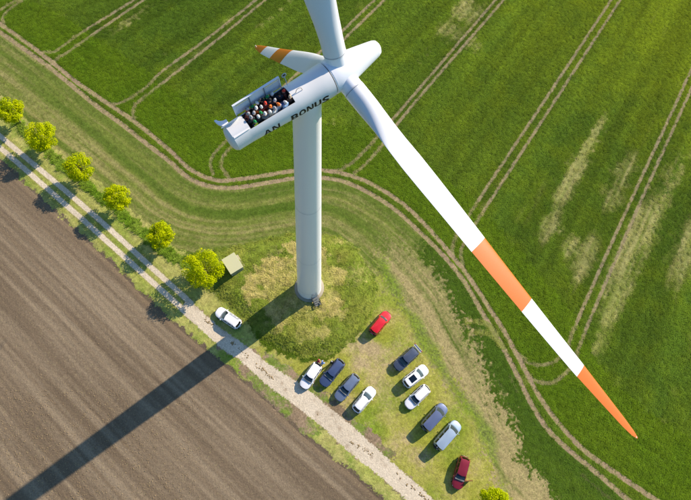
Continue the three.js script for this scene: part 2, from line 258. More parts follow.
    if (speck > 0.9) c = mix(c, C.straw, 0.25); cover = 0;
  } else { const gq = clamp((fbm(x * 0.5 + 70, z * 0.5, 3) - 0.5) * 4 + (fine - 0.5) * 0.8 + 0.1); c = mix(mix(C.dirtA, C.dirtB, clamp(med * 1.8 - 0.5 + (fine - 0.5))), C.vergeC, gq * 0.8); cover = gq * 0.8; }
  if (r === R.parking || r === R.pale) { const gl = clamp(1.0 - gridS(greenLine, x, z) / 1.3 + (med - 0.5) * 1.8); c = mix(c, mix(C.parkC, C.moundC, clamp(fine * 1.4 - 0.4)), clamp(gl) * 0.75); }
  // worn strips, wheel tracks, turning marks
  const jit = w3 * 0.08 + w1 * 0.05;
  if (r !== R.slab && r !== R.soil) { const d = gridS(dStrip, x, z) + jit * 0.8; if (d < 0.42) { c = mix(C.slabA, C.slabB, clamp(med * 1.6 - 0.4)); if (fine > 0.8) c = mix(c, C.dirtA, 0.25); cover = 0; kind = R.strip; } else if (d < 0.62) { cover *= 0.4; c = mix(c, C.dirtA, 0.25); } }
  if (r === R.crop || r === R.head || r === R.band || r === R.inner) {
    const d = gridS(dTrack, x, z) + jit; if (d < 0.42) { c = mix(C.earth, C.dirtA, clamp(med * 1.5 - 0.3)); if (fine > 0.7) c = mix(c, C.bandB, 0.35); cover = 0; } else if (d < 0.50) cover *= 0.5;
    const e = gridS(dTram, x, z) + jit * 0.8, hd = Math.abs(coarse(headDist, x, z)), worn = r === R.head ? 0.35 + 0.3 * noise(x * 0.6, z * 0.6) : 0.9;
    if (d >= 0.42 && e < 0.32) { c = mix(mix(c, C.paleB, 0.7), mix(C.tramEarth, C.earth, clamp(med)), worn); cover = Math.min(cover, r === R.head ? 0.25 : 0); }
    const f = gridS(dSwerve, x, z) + jit; if (f < 0.5) { c = mix(c, C.bandB, 0.8); cover *= 0.4; }
  }
  out.cover = cover; out.kind = kind; if (kind === R.slab || kind === R.strip || r === R.soil) return c; const tex = 0.70 + 0.38 * noise(x * 5.3 + 2, z * 5.3) + 0.24 * noise(x * 2.1, z * 2.1 + 60); return [c[0] * tex, c[1] * tex, c[2] * tex];
}

// ground texture baked in metres of the field
const TW = 2048, TH = 1836, buf = new Uint8Array(TW * TH * 4), o_ = {};
const enc = new Uint8Array(4097); for (let i = 0; i <= 4096; i++) enc[i] = Math.round(255 * Math.pow(i / 4096, 1 / 2.2));
{
  const gr = rng(3);
  for (let j = 0; j < TH; j++) { const z = Z0 + (j + 0.5) / TH * WZ; for (let i = 0; i < TW; i++) {
    const c = groundAt(X0 + (i + 0.5) / TW * WX, z, o_), k = 0.78 + 0.44 * gr(), p = (j * TW + i) * 4;
    buf[p] = enc[Math.min(4096, c[0] * k * 4096 | 0)]; buf[p + 1] = enc[Math.min(4096, c[1] * k * 4096 | 0)]; buf[p + 2] = enc[Math.min(4096, c[2] * k * 4096 | 0)]; buf[p + 3] = 255;
  } }
}
const groundTex = new THREE.DataTexture(buf, TW, TH); groundTex.colorSpace = THREE.SRGBColorSpace; groundTex.magFilter = THREE.LinearFilter; groundTex.minFilter = THREE.LinearFilter; groundTex.needsUpdate = true;
function clodTexture(seed, N, cells) {
  const a = new Uint8Array(N * N * 4), r = rng(seed), n = cells, q = new Float32Array(n * n).map(() => r());
  const sm = (u, v, m) => { u *= m; v *= m; const i = Math.floor(u), j = Math.floor(v), f = u - i, g = v - j, w = (x, y) => q[((y % m + m) % m % n) * n + ((x % m + m) % m % n)]; return (w(i, j) * (1 - f) + w(i + 1, j) * f) * (1 - g) + (w(i, j + 1) * (1 - f) + w(i + 1, j + 1) * f) * g; };
  for (let j = 0; j < N; j++) for (let i = 0; i < N; i++) { const u = i / N, v = j / N, h = 0.5 * sm(u, v, n) + 0.3 * sm(u, v, n / 2) + 0.2 * r(); const p = (j * N + i) * 4; a[p] = a[p + 1] = a[p + 2] = 255 * h; a[p + 3] = 255; }
  const t = new THREE.DataTexture(a, N, N); t.wrapS = t.wrapT = THREE.RepeatWrapping; t.magFilter = THREE.LinearFilter; t.needsUpdate = true; return t;
}
const bump = clodTexture(5, 256, 64); bump.repeat.set(WX / 9.1, WZ / 9.1);
const groundMat = new THREE.MeshPhysicalMaterial({ map: groundTex, roughness: 1, specularIntensity: 0.15, bumpMap: bump, bumpScale: 0.035 });
function landSheet(nx, nz, x0, x1, z0, z1, H) {
  const g = surface(nz, nx, (v, u) => { const x = x0 + u * (x1 - x0), z = z0 + v * (z1 - z0); return V(x, H(x, z), z); });
  const p = g.attributes.position, uv = g.attributes.uv; for (let i = 0; i < p.count; i++) uv.setXY(i, (p.getX(i) - X0) / WX, (p.getZ(i) - Z0) / WZ); return g;
}
structure('field_ground', landSheet(470, 420, X0, X1, Z0, Z1, height), groundMat, 'farmland with green crop, tramlines, grass mound, meadow and lane around the turbine');
// beyond the surveyed fields the farmland runs on to the horizon
{
  const far = 4000, q = [[-far, X0], [X0, X1], [X1, far]], w = [[-far, Z0], [Z0, Z1], [Z1, far]], gs = [];
  for (let i = 0; i < 3; i++) for (let j = 0; j < 3; j++) if (i !== 1 || j !== 1) { const g = new THREE.PlaneGeometry(q[i][1] - q[i][0], w[j][1] - w[j][0]); g.rotateX(-Math.PI / 2); g.translate((q[i][0] + q[i][1]) / 2, -0.06, (w[j][0] + w[j][1]) / 2); gs.push(g); }
  structure('distant_farmland', plain(gs), std(mix(C.cropA, C.cropB, 0.3), 0.95), 'green farmland running on to the horizon');
}
// ploughed soil: long furrows that follow the field edge
{
  const e = spline(poly(...soilEdge), 8), c = new THREE.CatmullRomCurve3(e.map(([x, z]) => V(x, 0, z)), false, 'centripetal'), n = 150, m = 620, D = 70;
  const P = [], a0 = c.getPoints(n);
  for (let i = 0; i <= n; i++) P.push(a0[i]);
  const d0 = V(furrow.x, 0, furrow.z);
  const g = surface(n, m, (u, v, i, j) => {
    const p = P[i], t = 0.18 + v * D, tx = p.x - d0.x, tz = p.z - d0.z, ang = t / 190, cs = Math.cos(ang), sn = Math.sin(ang);
    let x = d0.x + tx * cs - tz * sn, z = d0.z + tx * sn + tz * cs;
    const row = Math.sin(t * 2 * Math.PI / 0.42 + 1.2 * noise(t * 0.7, u * 9)), wide = noise(t * 0.9, u * 7) - 0.5;
    const edge = sstep(0, 0.5, t);
    const y = -0.13 * (1 - edge) + edge * (0.02 + 0.017 * row * (0.5 + noise(t * 0.3 + 8, u * 3)) + 0.028 * wide + 0.03 * (noise(x * 3.1, z * 3.1) - 0.5) + 0.03 * (noise(x * 7, z * 7) - 0.5));
    return V(x, y - 0.03, z);
  });
  const p = g.attributes.position, uv = g.attributes.uv; for (let i = 0; i < p.count; i++) uv.setXY(i, (p.getX(i) - X0) / WX, (p.getZ(i) - Z0) / WZ);
  if (g.attributes.normal.getY(5000) < 0) { const ix = g.index.array; for (let i = 0; i < ix.length; i += 3) { const t = ix[i]; ix[i] = ix[i + 1]; ix[i + 1] = t; } g.computeVertexNormals(); }
  structure('ploughed_field', g, groundMat, 'brown ploughed field with long furrows beside the lane');
}

// ───────────────────────── growing things ─────────────────────────
function bladeTuft(seed, n, foot, h0, h1, w, lean) {
  const r = rng(seed), pos = [], nor = [], col = [];
  for (let i = 0; i < n; i++) {
    const x = (r() - 0.5) * foot, z = (r() - 0.5) * foot, a = r() * 6.283, h = h0 + (h1 - h0) * r(), l = lean * (0.4 + r()) * h, ca = Math.cos(a), sa = Math.sin(a), ww = w * (0.6 + 0.8 * r());
    const b = a + 1.57 + (r() - 0.5), cb = Math.cos(b) * ww / 2, sb = Math.sin(b) * ww / 2;
    const mx = x + ca * l * 0.45, mz = z + sa * l * 0.45, my = h * 0.75, tx = x + ca * l, tz = z + sa * l, ty = h * (0.75 + 0.25 * r());
    const k = 0.82 + 0.36 * r();
    const q = [[x - cb * 0.6, 0, z - sb * 0.6], [x + cb * 0.6, 0, z + sb * 0.6], [mx + cb, my, mz + sb], [mx - cb, my, mz - sb], [tx, ty, tz]];
    for (const t of [[0, 1, 2], [0, 2, 3], [3, 2, 4]]) for (const v of t) { pos.push(...q[v]); nor.push(0, 1, 0); col.push(k, k, k); }
  }
  const g = new THREE.BufferGeometry(); g.setAttribute('position', new THREE.Float32BufferAttribute(pos, 3)); g.setAttribute('normal', new THREE.Float32BufferAttribute(nor, 3)); g.setAttribute('color', new THREE.Float32BufferAttribute(col, 3)); return g;
}
const leafMat = new THREE.MeshPhysicalMaterial({ color: 0xffffff, roughness: 1, specularIntensity: 0.12, vertexColors: true, side: THREE.DoubleSide });
const lists = { crop: [], meadow: [], rough: [], weeds: [] };
function seen(x, z, m = 34) { const d = V(x, 0, z).sub(camera.position), k = d.dot(FW); if (k < 1) return false; const u = 345.5 + FOC * d.dot(RT) / k, v = 250 - FOC * d.dot(UPV) / k; return u > -m && u < 691 + m && v > -m && v < 500 + m; }
const hutAt = G(236, 266);
{
  const r = rng(21), step = 0.38;
  for (let z = Z0 + 1; z < Z1 - 1; z += step) for (let x = X0 + 1; x < X1 - 1; x += step) {
    const px = x + (r() - 0.5) * step, pz = z + (r() - 0.5) * step, a = r(), b = r(), c2 = r();
    if (!seen(px, pz)) continue;
    const c = groundAt(px, pz, o_), k = o_.kind;
    if (o_.cover < 0.08 || a > o_.cover * 1.25 || k === R.soil || k === R.slab || k === R.strip) continue;
    const L = (k === R.crop || k === R.head || k === R.inner) ? lists.crop : k === R.weeds ? lists.weeds : (k === R.mound || k === R.dry) ? lists.rough : lists.meadow;
    if (L === lists.meadow && b < 0.25) continue;
    if (L === lists.rough && Math.hypot(px + 4.49, pz + 19.24) < 2.6) continue;
    let s = 0.75 + 0.5 * c2;
    if (k === R.band || k === R.inner) s *= 0.8 + 0.8 * (1 - o_.cover);
    if (L === lists.rough) s *= 0.55 + 0.9 * noise(px * 0.9, pz * 0.9);
    L.push([px, pz, s, c, b]);
  }
}
function plant(name, label, list, geos, gain, vary = 0.2, sy = 1) {
  const variants = geos.length, m = new THREE.Matrix4(), q = new THREE.Quaternion(), col = new THREE.Color(), yAxis = V(0, 1, 0), r = rng(list.length);
  for (let v = 0; v < variants; v++) {
    const sub = list.filter((_, i) => i % variants === v), im = new THREE.InstancedMesh(geos[v], leafMat, sub.length);
    sub.forEach(([x, z, s, c], i) => { q.setFromAxisAngle(yAxis, r() * 6.283); m.compose(V(x, height(x, z) - 0.02, z), q, V(0.9 + 0.2 * r(), s * sy, 0.9 + 0.2 * r())); im.setMatrixAt(i, m); const k = gain * (1 - vary + 2 * vary * r()); im.setColorAt(i, col.setRGB(c[0] * k, c[1] * k, c[2] * k)); });
    im.name = numbered(name); im.castShadow = im.receiveShadow = true; im.userData = { label, kind: 'stuff' }; scene.add(im);
  }
}
plant('crop_plants', 'young green cereal crop covering the drilled fields', lists.crop, [bladeTuft(1, 54, 0.56, 0.09, 0.17, 0.03, 0.9), bladeTuft(6, 54, 0.56, 0.09, 0.17, 0.03, 0.9)], 1.72, 0.14);
plant('meadow_grass', 'short grass of the meadow, verges and striped strip', lists.meadow, [bladeTuft(2, 26, 0.5, 0.03, 0.10, 0.03, 1.1)], 1.3, 0.36);
plant('rough_grass', 'long tussocky grass on the mound under the tower', lists.rough, [bladeTuft(3, 60, 0.6, 0.05, 0.17, 0.028, 1.1)], 1.5, 0.42);
plant('weed_growth', 'leafy green weeds along the row of trees', lists.weeds, [bladeTuft(4, 34, 0.5, 0.1, 0.35, 0.05, 0.8)], 1.4, 0.4);

// worn dark humps of turf and mud in the middle of the lane
{
  const r = rng(44), gs = [], line = poly(192, 308, 205, 318, 222, 334, 240, 350, 258, 366, 274, 379), line2 = poly(348, 440, 372, 455, 395, 473, 418, 492, 432, 505);
  for (const [l, n] of [[line, 130], [line2, 110], [poly(300, 400, 322, 417), 4]]) { const s = spline(l, 30); for (let i = 0; i < n; i++) { const [x, z] = s[Math.floor(r() * s.length)], f = noise(x * 0.8, z * 0.8); if (f < 0.36) continue; const g = new THREE.IcosahedronGeometry(1, 1), p = g.attributes.position, sx = 0.05 + 0.12 * r(), sz = 0.04 + 0.09 * r(), a = r() * 6; for (let k = 0; k < p.count; k++) { const w = 0.75 + 0.5 * noise(p.getX(k) * 2.1 + i, p.getZ(k) * 2.1 + i * 3); p.setXYZ(k, p.getX(k) * sx * w, p.getY(k) * 0.008, p.getZ(k) * sz * w); } g.rotateY(a); g.translate(x + (r() - 0.5) * 0.5, 0.01 + height(x, z), z + (r() - 0.5) * 0.5); gs.push(g); } }
  const m = new THREE.Mesh(plain(gs), std(lin(140, 120, 84), 0.95)); m.name = 'lane_mud'; m.castShadow = m.receiveShadow = true; m.userData = { label: 'brown clods of turf and mud along the middle of the lane', kind: 'stuff' }; scene.add(m);
}
// straw bits and stones on the soil
{
  const r = rng(61), n = 1700, im = new THREE.InstancedMesh(new THREE.IcosahedronGeometry(0.06, 0), std(lin(150, 130, 96), 0.95), n), m = new THREE.Matrix4(), q = new THREE.Quaternion();
  let k = 0; while (k < n) { const px = r() * 380 - 5, py = 160 + r() * 345, d = py > 390 && px < 200 ? 1 : 0.05; const g = G(px, py); if (grid(region, g.x, g.z) !== R.soil || r() > d * noise(g.x * 0.5, g.z * 0.5) * 1.3) continue; q.setFromEuler(new THREE.Euler(r() * 6, r() * 6, r() * 6)); m.compose(V(g.x, 0.02, g.z), q, V(0.4 + 1.5 * r(), 0.4 + 0.5 * r(), 0.3 + 0.6 * r())); im.setMatrixAt(k++, m); }
  im.name = 'straw_litter'; im.castShadow = im.receiveShadow = true; im.userData = { label: 'scattered straw and clods on the ploughed soil', kind: 'stuff' }; scene.add(im);
}

// trees along the lane
const leafTree = new THREE.MeshPhysicalMaterial({ color: 0xffffff, roughness: 1, specularIntensity: 0.1, vertexColors: true, side: THREE.DoubleSide, transmission: 0.34, thickness: 0 });
const barkMat = std(lin(122, 104, 82), 0.9);
function tree(px, py, rx, h, label, seed, group) {                       // px, py: where the middle of the crown is seen; h its height
  const r = rng(seed), c = G(px, py, h), t = thing('maple_tree', label, 'tree', V(c.x, height(c.x, c.z) - 0.03, c.z), r() * 6.28, group);
  const R0 = rx, RV = rx * 0.74, gs = [], limbs = [];
  limbs.push(tube([V(0, 0, 0), V(0.04, h * 0.3, 0.02), V(-0.02, h * 0.62, 0), V(0, h, 0.03)], 0.10, 12, 8));
  const tp = limbs[0].attributes.position; for (let i = 0; i < tp.count; i++) { const k = 1.25 - 0.85 * clamp(tp.getY(i) / h); tp.setX(i, tp.getX(i) * k); tp.setZ(i, tp.getZ(i) * k); }
  const clumps = [];
  for (let i = 0; i < 64; i++) {
    const u = r() * 2 - 1, a = r() * 6.283, q = Math.sqrt(1 - u * u), rad = 0.55 + 0.42 * Math.cbrt(r()), lump = 0.82 + 0.34 * noise(a * 1.3 + seed, u * 2 + seed);
    clumps.push(V(Math.cos(a) * q * R0 * rad * lump, h + u * RV * rad * lump, Math.sin(a) * q * R0 * rad * lump));
  }
  for (let i = 0; i < 14; i++) { const e = clumps[i * 3], s = h * (0.42 + 0.3 * r()); limbs.push(tube([V(0, s, 0), V(e.x * 0.45, s + (e.y - s) * 0.6, e.z * 0.45), e.clone()], 0.032, 6, 5)); }
  part('trunk', plain(limbs), barkMat, t);
  const pos = [], nor = [], col = [], yel = lin(204, 208, 6), grn = lin(152, 176, 8), dk = lin(180, 192, 6);
  for (const e of clumps) {
    const cr = rx * (0.24 + 0.12 * r()), n = Math.round(120 * rx / 2.2), tone = r();
    for (let k = 0; k < n; k++) {
      const u = r() * 2 - 1, a = r() * 6.283, q = Math.sqrt(1 - u * u), d = cr * Math.cbrt(0.25 + 0.75 * r()), x = e.x + Math.cos(a) * q * d, y = e.y + u * d * 0.8, z = e.z + Math.sin(a) * q * d;
      const s = 0.055 + 0.06 * r(), nx = Math.cos(a) * q + (r() - 0.5) * 1.6, ny = u + 0.4 + (r() - 0.5) * 1.4, nz = Math.sin(a) * q + (r() - 0.5) * 1.6, N = V(nx, ny, nz).normalize(), A = V(r() - 0.5, r() - 0.5, r() - 0.5).cross(N).normalize(), B = A.clone().cross(N), o = V(x, y, z);
      const v = [o.clone().addScaledVector(A, s * 1.2), o.clone().addScaledVector(B, s * 0.8), o.clone().addScaledVector(A, -s * 1.2), o.clone().addScaledVector(B, -s * 0.8)];
      const cc = mix(mix(yel, grn, tone * 0.7), dk, r() * 0.6);
      for (const i of [0, 1, 2, 0, 2, 3]) { pos.push(v[i].x, v[i].y, v[i].z); nor.push(N.x, N.y, N.z); col.push(...cc); }
    }
  }
  const g = new THREE.BufferGeometry(); g.setAttribute('position', new THREE.Float32BufferAttribute(pos, 3)); g.setAttribute('normal', new THREE.Float32BufferAttribute(nor, 3)); g.setAttribute('color', new THREE.Float32BufferAttribute(col, 3));
  g.computeVertexNormals(); part('crown', g, leafTree, t); return t;
}
const TREES = 'young maples in a row along the lane';
tree(10, 111, 2.0, 3.5, 'yellow-green maple first in the row, at the picture edge beside the twin-track lane', 11, TREES);
tree(40, 136, 2.35, 3.7, 'widest of the yellow-green maples beside the twin-track lane, second from the far end', 12, TREES);
tree(79.5, 167, 2.15, 3.6, 'yellow-green maple third from the far end of the row along the lane', 13, TREES);
tree(117, 197, 2.0, 3.5, 'yellow-green maple fourth from the far end, before the striped green strip', 14, TREES);
tree(160, 235, 1.95, 3.0, 'smallest yellow-green maple, standing last but one before the transformer hut', 15, TREES);
tree(205, 270, 2.75, 3.1, 'largest and brightest yellow maple standing next to the pale transformer hut', 16, TREES);
tree(495, 503, 2.0, 3.4, 'yellow-green treetop cut by the picture edge below the dark red car', 17);
// transformer hut
{
  const c = G(234.5, 267.5), ang = Math.atan2(-(G(240, 256).z - G(227.5, 263.5).z), G(240, 256).x - G(227.5, 263.5).x);
  const t = thing('transformer_hut', 'small pale olive transformer hut with a flat roof beside the largest maple', 'hut', V(c.x, height(c.x, c.z) - 0.05, c.z), ang);
  const wall = std(lin(150, 152, 128), 0.8), roofM = std(lin(192, 190, 148), 0.85), doorM = std(lin(120, 128, 108), 0.6), w = 2.15, d = 2.75, h = 1.55;
  part('wall', box(w, h, d, 0, h / 2, 0, 0.02), wall, t);
  const rf = part('roof', box(w + 0.16, 0.12, d + 0.16, 0, h + 0.06, 0, 0.03), roofM, t);
  for (const s of [-1, 1]) { const dd = part('door', box(0.8, 1.2, 0.04, s * 0.42, 0.72, d / 2 + 0.021, 0.01), doorM, t); part('handle', box(0.03, 0.14, 0.05, -s * 0.32 + s * 0.42, 0.75, d / 2 + 0.06), std(0x333333, 0.4, { metalness: 0.8 }), dd); }
  for (const s of [-1, 1]) { const v = []; for (let i = 0; i < 6; i++) { const g = box(0.03, 0.035, 0.7); g.rotateZ(s * 0.5); g.translate(s * (w / 2 + 0.015), 0.85 + i * 0.07, -0.5); v.push(g); } part('vent', plain(v), doorM, t); }
  part('notice', box(0.02, 0.3, 0.4, w / 2 + 0.012, 1.0, 0.7), std(0xf2f2ee, 0.5), t);
  const gs = []; for (const [x, z, sx, sz] of [[0, d / 2 + 0.25, w + 0.8, 0.4], [w / 2 + 0.25, 0, 0.4, d]]) gs.push(box(sx, 0.06, sz, x, 0.04, z, 0.01)); part('apron', plain(gs), std(lin(180, 170, 140), 0.9), t);
}

// ───────────────────────── the wind turbine ─────────────────────────
const towerPaint = std(lin(247, 248, 249), 0.36), trimGrey = std(lin(120, 124, 128), 0.5), darkTrim = std(0x15171a, 0.6), steel = std(lin(150, 152, 154), 0.4, { metalness: 0.7 });
const BASE = V(-4.4924, 0, -19.2373), HUBH = 52.156, AZ = 0.8214, TILT = 0.1058;
const AX = V(Math.cos(AZ) * Math.cos(TILT), Math.sin(TILT), -Math.sin(AZ) * Math.cos(TILT)), BX = V(Math.sin(AZ), 0, Math.cos(AZ)), UX = new THREE.Vector3().crossVectors(BX, AX);
const NBASIS = new THREE.Matrix4().makeBasis(AX, UX, BX), NQ = new THREE.Quaternion().setFromRotationMatrix(NBASIS), NPOS = BASE.clone().add(V(0, HUBH, 0));
const turbine = thing('wind_turbine', 'white wind turbine with red-banded blades, people standing in its open nacelle', 'wind turbine', BASE.clone());
const toWorld = (x, y, z) => NPOS.clone().addScaledVector(AX, x).addScaledVector(UX, y).addScaledVector(BX, z);
const toLocal = (p) => { const d = p.clone().sub(NPOS); return V(d.dot(AX), d.dot(UX), d.dot(BX)); };
const hm = height(BASE.x, BASE.z);
{
  // tower of three cans with flange rings
  const y0 = hm, y1 = HUBH - 0.2, rad = (y) => 1.93 - (1.93 - 0.96) * (y - y0) / (y1 - y0), cuts = [y0 + 0.15, y0 + 3.1, y0 + 18, y0 + 34, y1];
  const prof = []; for (let i = 0; i <= 40; i++) { const y = y0 + 0.15 + (y1 - y0 - 0.15) * i / 40; prof.push(new THREE.Vector2(rad(y), y)); }
  const tower = part('tower', new THREE.LatheGeometry(prof, 72), towerPaint, turbine);
  for (const y of cuts.slice(1, 4)) { const g = new THREE.CylinderGeometry(rad(y) + 0.012, rad(y) + 0.012, 0.07, 72, 1, true); g.translate(0, y, 0); part('flange', g, std(lin(205, 208, 210), 0.5), tower); }
  const fp = [[0, 0], [2.4, 0], [2.38, 0.16], [2.1, 0.26], [1.98, 0.3], [0, 0.3]].map(([x, y]) => new THREE.Vector2(x, y + y0 - 0.02));
  part('foundation', new THREE.LatheGeometry(fp.reverse(), 48), std(lin(160, 150, 128), 0.95), turbine);
  const doorAng = 0.66, door = new THREE.Group();                          // door and steps face the parked cars
  const dg = new THREE.CylinderGeometry(1.945, 1.965, 2.0, 10, 1, true, doorAng - 0.24, 0.48); dg.translate(0, y0 + 1.75, 0);
  const dm = part('door', dg, std(lin(200, 205, 208), 0.5, { side: THREE.DoubleSide }), turbine);
  const hg = box(0.05, 0.2, 0.05, Math.sin(doorAng + 0.16) * 1.98, y0 + 1.75, Math.cos(doorAng + 0.16) * 1.98); part('handle', hg, darkTrim, dm);
  const st = [], rails = [];
  for (let i = 0; i < 4; i++) { const g = box(0.95, 0.05, 0.30, 0, 0.72 - i * 0.2, 2.25 + i * 0.3); st.push(g); }
  st.push(box(1.0, 0.05, 0.5, 0, 0.76, 2.05));
  for (const s of [-1, 1]) { rails.push(tube([V(s * 0.52, 0.75, 1.95), V(s * 0.52, 1.7, 2.0), V(s * 0.52, 1.7, 2.4), V(s * 0.52, 0.95, 3.3), V(s * 0.52, 0.02, 3.35)], 0.025, 20)); rails.push(box(0.05, 0.16, 1.6, s * 0.5, 0.35, 2.75)); }
  const sg = plain(st), rg = plain(rails); for (const g of [sg, rg]) { g.rotateY(doorAng); g.translate(0, y0 + 0.06, 0); }
  const sm = part('steps', sg, std(lin(120, 124, 120), 0.6, { metalness: 0.4 }), turbine); part('handrail', rg, std(lin(70, 72, 74), 0.5, { metalness: 0.5 }), sm);
}
// nacelle: a rounded-square hull with a long hatch in its roof
const HW = 1.06, HH = 1.08, XE = -5.62, XR = 1.62, HXA = -4.42, HXB = -1.18, RIMN = 0.58, RIMF = -0.80;
function section(x, phi, inset = 0) {                                      // phi 0 = roof ridge, growing towards the lettered side
  const k = x > -1 ? 1 : 1 - 0.10 * (-1 - x) / 4.6, blend = sstep(-0.2, 1.5, x), n = 2.15 - 0.1 * blend, s = Math.sin(phi), c = Math.cos(phi);
  const r = 1 / Math.pow(Math.pow(Math.abs(c), n) + Math.pow(Math.abs(s), n), 1 / n);
  let w = HW * k + 0.06 * blend, h = HH * k + 0.06 * blend; const rear = clamp((1.0 - x) / 5.6); if (s > 0) w *= 1 - 0.24 * rear; if (c < 0) h *= 1 - 0.26 * rear;
  return V(x, c * r * (h - inset), s * r * (w - inset));
}
const hull = new THREE.Group();
let nacelle;
{
  const xs = []; for (let i = 0; i <= 14; i++) xs.push(XE + (HXA - XE) * i / 14); for (let i = 1; i <= 24; i++) xs.push(HXA + (HXB - HXA) * i / 24); for (let i = 1; i <= 26; i++) xs.push(HXB + (XR - HXB) * i / 26);
  const fA = Math.atan2(RIMF, 0.70), fB = Math.atan2(RIMN, 0.70), ph = []; for (let i = 0; i <= 24; i++) ph.push(fA + (fB - fA) * i / 24); for (let i = 1; i <= 72; i++) ph.push(fB + (fA + 2 * Math.PI - fB) * i / 72);
  const shell = (inset, flip) => {
    const pos = [], idx = [], n = ph.length;
    for (const x of xs) for (const f of ph) { const p = section(x, f, inset); pos.push(p.x, p.y, p.z); }
    for (let i = 0; i + 1 < xs.length; i++) for (let j = 0; j + 1 < n; j++) {
      if (j < 24 && xs[i] > HXA - 1e-6 && xs[i + 1] < HXB + 1e-6) continue;
      const a = i * n + j, b = a + n; if (flip) idx.push(a, a + 1, b, b, a + 1, b + 1); else idx.push(a, b, a + 1, b, b + 1, a + 1);
    }
    const g = new THREE.BufferGeometry(); g.setAttribute('position', new THREE.Float32BufferAttribute(pos, 3)); g.setIndex(idx); g.computeVertexNormals(); return g;
  };
  const outer = shell(0, false), inner = shell(0.06, true), cap = [];
  // rim joining the two shells round the hatch
  const rim = []; const quad = (a, b, c, d) => { for (const p of [a, b, c, a, c, d]) rim.push(p.x, p.y, p.z); };
  for (let i = 0; i < 24; i++) { const x0 = HXA + (HXB - HXA) * i / 24, x1 = HXA + (HXB - HXA) * (i + 1) / 24; for (const f of [fA, fB]) quad(section(x0, f), section(x1, f), section(x1, f, 0.06), section(x0, f, 0.06)); const g0 = fA + (fB - fA) * i / 24, g1 = fA + (fB - fA) * (i + 1) / 24; for (const x of [HXA, HXB]) quad(section(x, g0), section(x, g1), section(x, g1, 0.06), section(x, g0, 0.06)); }
  const rg = new THREE.BufferGeometry(); rg.setAttribute('position', new THREE.Float32BufferAttribute(rim, 3)); rg.computeVertexNormals();
  const end = surface(6, 72, (u, v) => { const p = section(XE, v * 2 * Math.PI), k = 1 - u; return V(XE - 0.34 * Math.sqrt(1 - k * k) * 1, p.y * k, p.z * k); });
  const front = surface(1, 72, (u, v) => { const p = section(XR, v * 2 * Math.PI); return V(XR, p.y * (1 - u), p.z * (1 - u)); });
  nacelle = part('nacelle', plain([outer, inner, rg, end, front]), std(lin(232, 232, 228), 0.42, { side: THREE.DoubleSide }), turbine);
  nacelle.position.set(0, HUBH, 0); nacelle.quaternion.copy(NQ);
  // hatch floor and inner walls, machinery
  const deck = part('floor_deck', box(3.2, 0.06, 1.16, -2.8, -0.50, -0.10), std(lin(52, 64, 88), 0.7), nacelle);
  for (const x of [HXA - 0.05, HXB + 0.06]) part('bulkhead', box(0.06, 1.1, 1.1, x, 0.08, -0.08), std(lin(70, 76, 86), 0.7), nacelle);
  part('machinery', plain([box(0.62, 0.95, 0.60, -1.80, -0.06, 0.10, 0.06), box(0.4, 0.12, 0.4, -1.78, 0.46, 0.12, 0.04), (() => { const g = new THREE.CylinderGeometry(0.22, 0.22, 0.5, 20); g.rotateZ(Math.PI / 2); g.translate(-2.3, -0.2, 0.1); return g; })()]), std(lin(60, 120, 196), 0.45), nacelle, 'blue gearbox');
  part('cable_pole', tube([V(-2.0, 0.5, -0.15), V(-1.7, 0.62, 0.05), V(-1.35, 0.66, 0.3)], 0.025, 10), steel, nacelle);
  // open hatch cover standing on the far rim
  const lidM = std(lin(226, 230, 234), 0.55), lid = part('hatch_cover', plain([box(3.36, 1.12, 0.045, -2.96, 1.27, -0.90, 0.015), box(3.36, 0.05, 0.12, -2.96, 1.83, -0.85), box(0.05, 1.12, 0.12, -4.62, 1.27, -0.85), box(0.05, 1.12, 0.12, -1.30, 1.27, -0.85)]), lidM, nacelle);
  lid.userData.label = 'grey hatch cover standing open';
  for (const x of [-3.5, -2.42]) part('rib', box(0.05, 1.05, 0.07, x, 1.27, -0.845), std(lin(120, 128, 142), 0.5), lid);
  for (const x of [-4.02, -1.86]) part('light_strip', box(0.86, 0.09, 0.03, x, 1.60, -0.86, 0.01), std(lin(246, 226, 180), 0.5), lid);
  part('panel', box(0.9, 0.5, 0.012, -1.86, 1.22, -0.868), std(lin(206, 212, 220), 0.6), lid); part('panel', box(0.9, 0.5, 0.012, -4.02, 1.22, -0.868), std(lin(206, 212, 220), 0.6), lid);
  // rear roof plate, slanting side plate and fin
  part('roof_plate', plain([box(1.12, 0.05, 1.12, XE + 0.58, 0.86, -0.08, 0.02)]), std(lin(238, 238, 234), 0.4), nacelle);
  const pl = new THREE.Shape(); pl.moveTo(0, 0); pl.lineTo(0.95, 0.0); pl.lineTo(0.95, 0.42); pl.lineTo(-0.18, 0.06); pl.closePath();
  const pg = new THREE.ExtrudeGeometry(pl, { depth: 0.05, bevelEnabled: true, bevelSize: 0.012, bevelThickness: 0.012, bevelSegments: 1 }); pg.rotateX(0.5); pg.translate(XE - 0.05, 0.90, -0.60);
  part('side_plate', pg, std(lin(228, 230, 230), 0.45), nacelle);
  const fs = new THREE.Shape(); fs.moveTo(0, 0); fs.quadraticCurveTo(-0.4, 0.02, -0.52, 0.34); fs.lineTo(-0.62, 0.36); fs.quadraticCurveTo(-0.60, -0.1, -0.32, -0.32); fs.lineTo(0.0, -0.22); fs.closePath();
  const fg = new THREE.ExtrudeGeometry(fs, { depth: 0.08, bevelEnabled: true, bevelSize: 0.02, bevelThickness: 0.02, bevelSegments: 1 }); fg.rotateX(-Math.PI / 2); fg.translate(XE + 0.30, 0.80, -0.92);
  part('tail_fin', fg, std(lin(236, 238, 238), 0.4), nacelle);
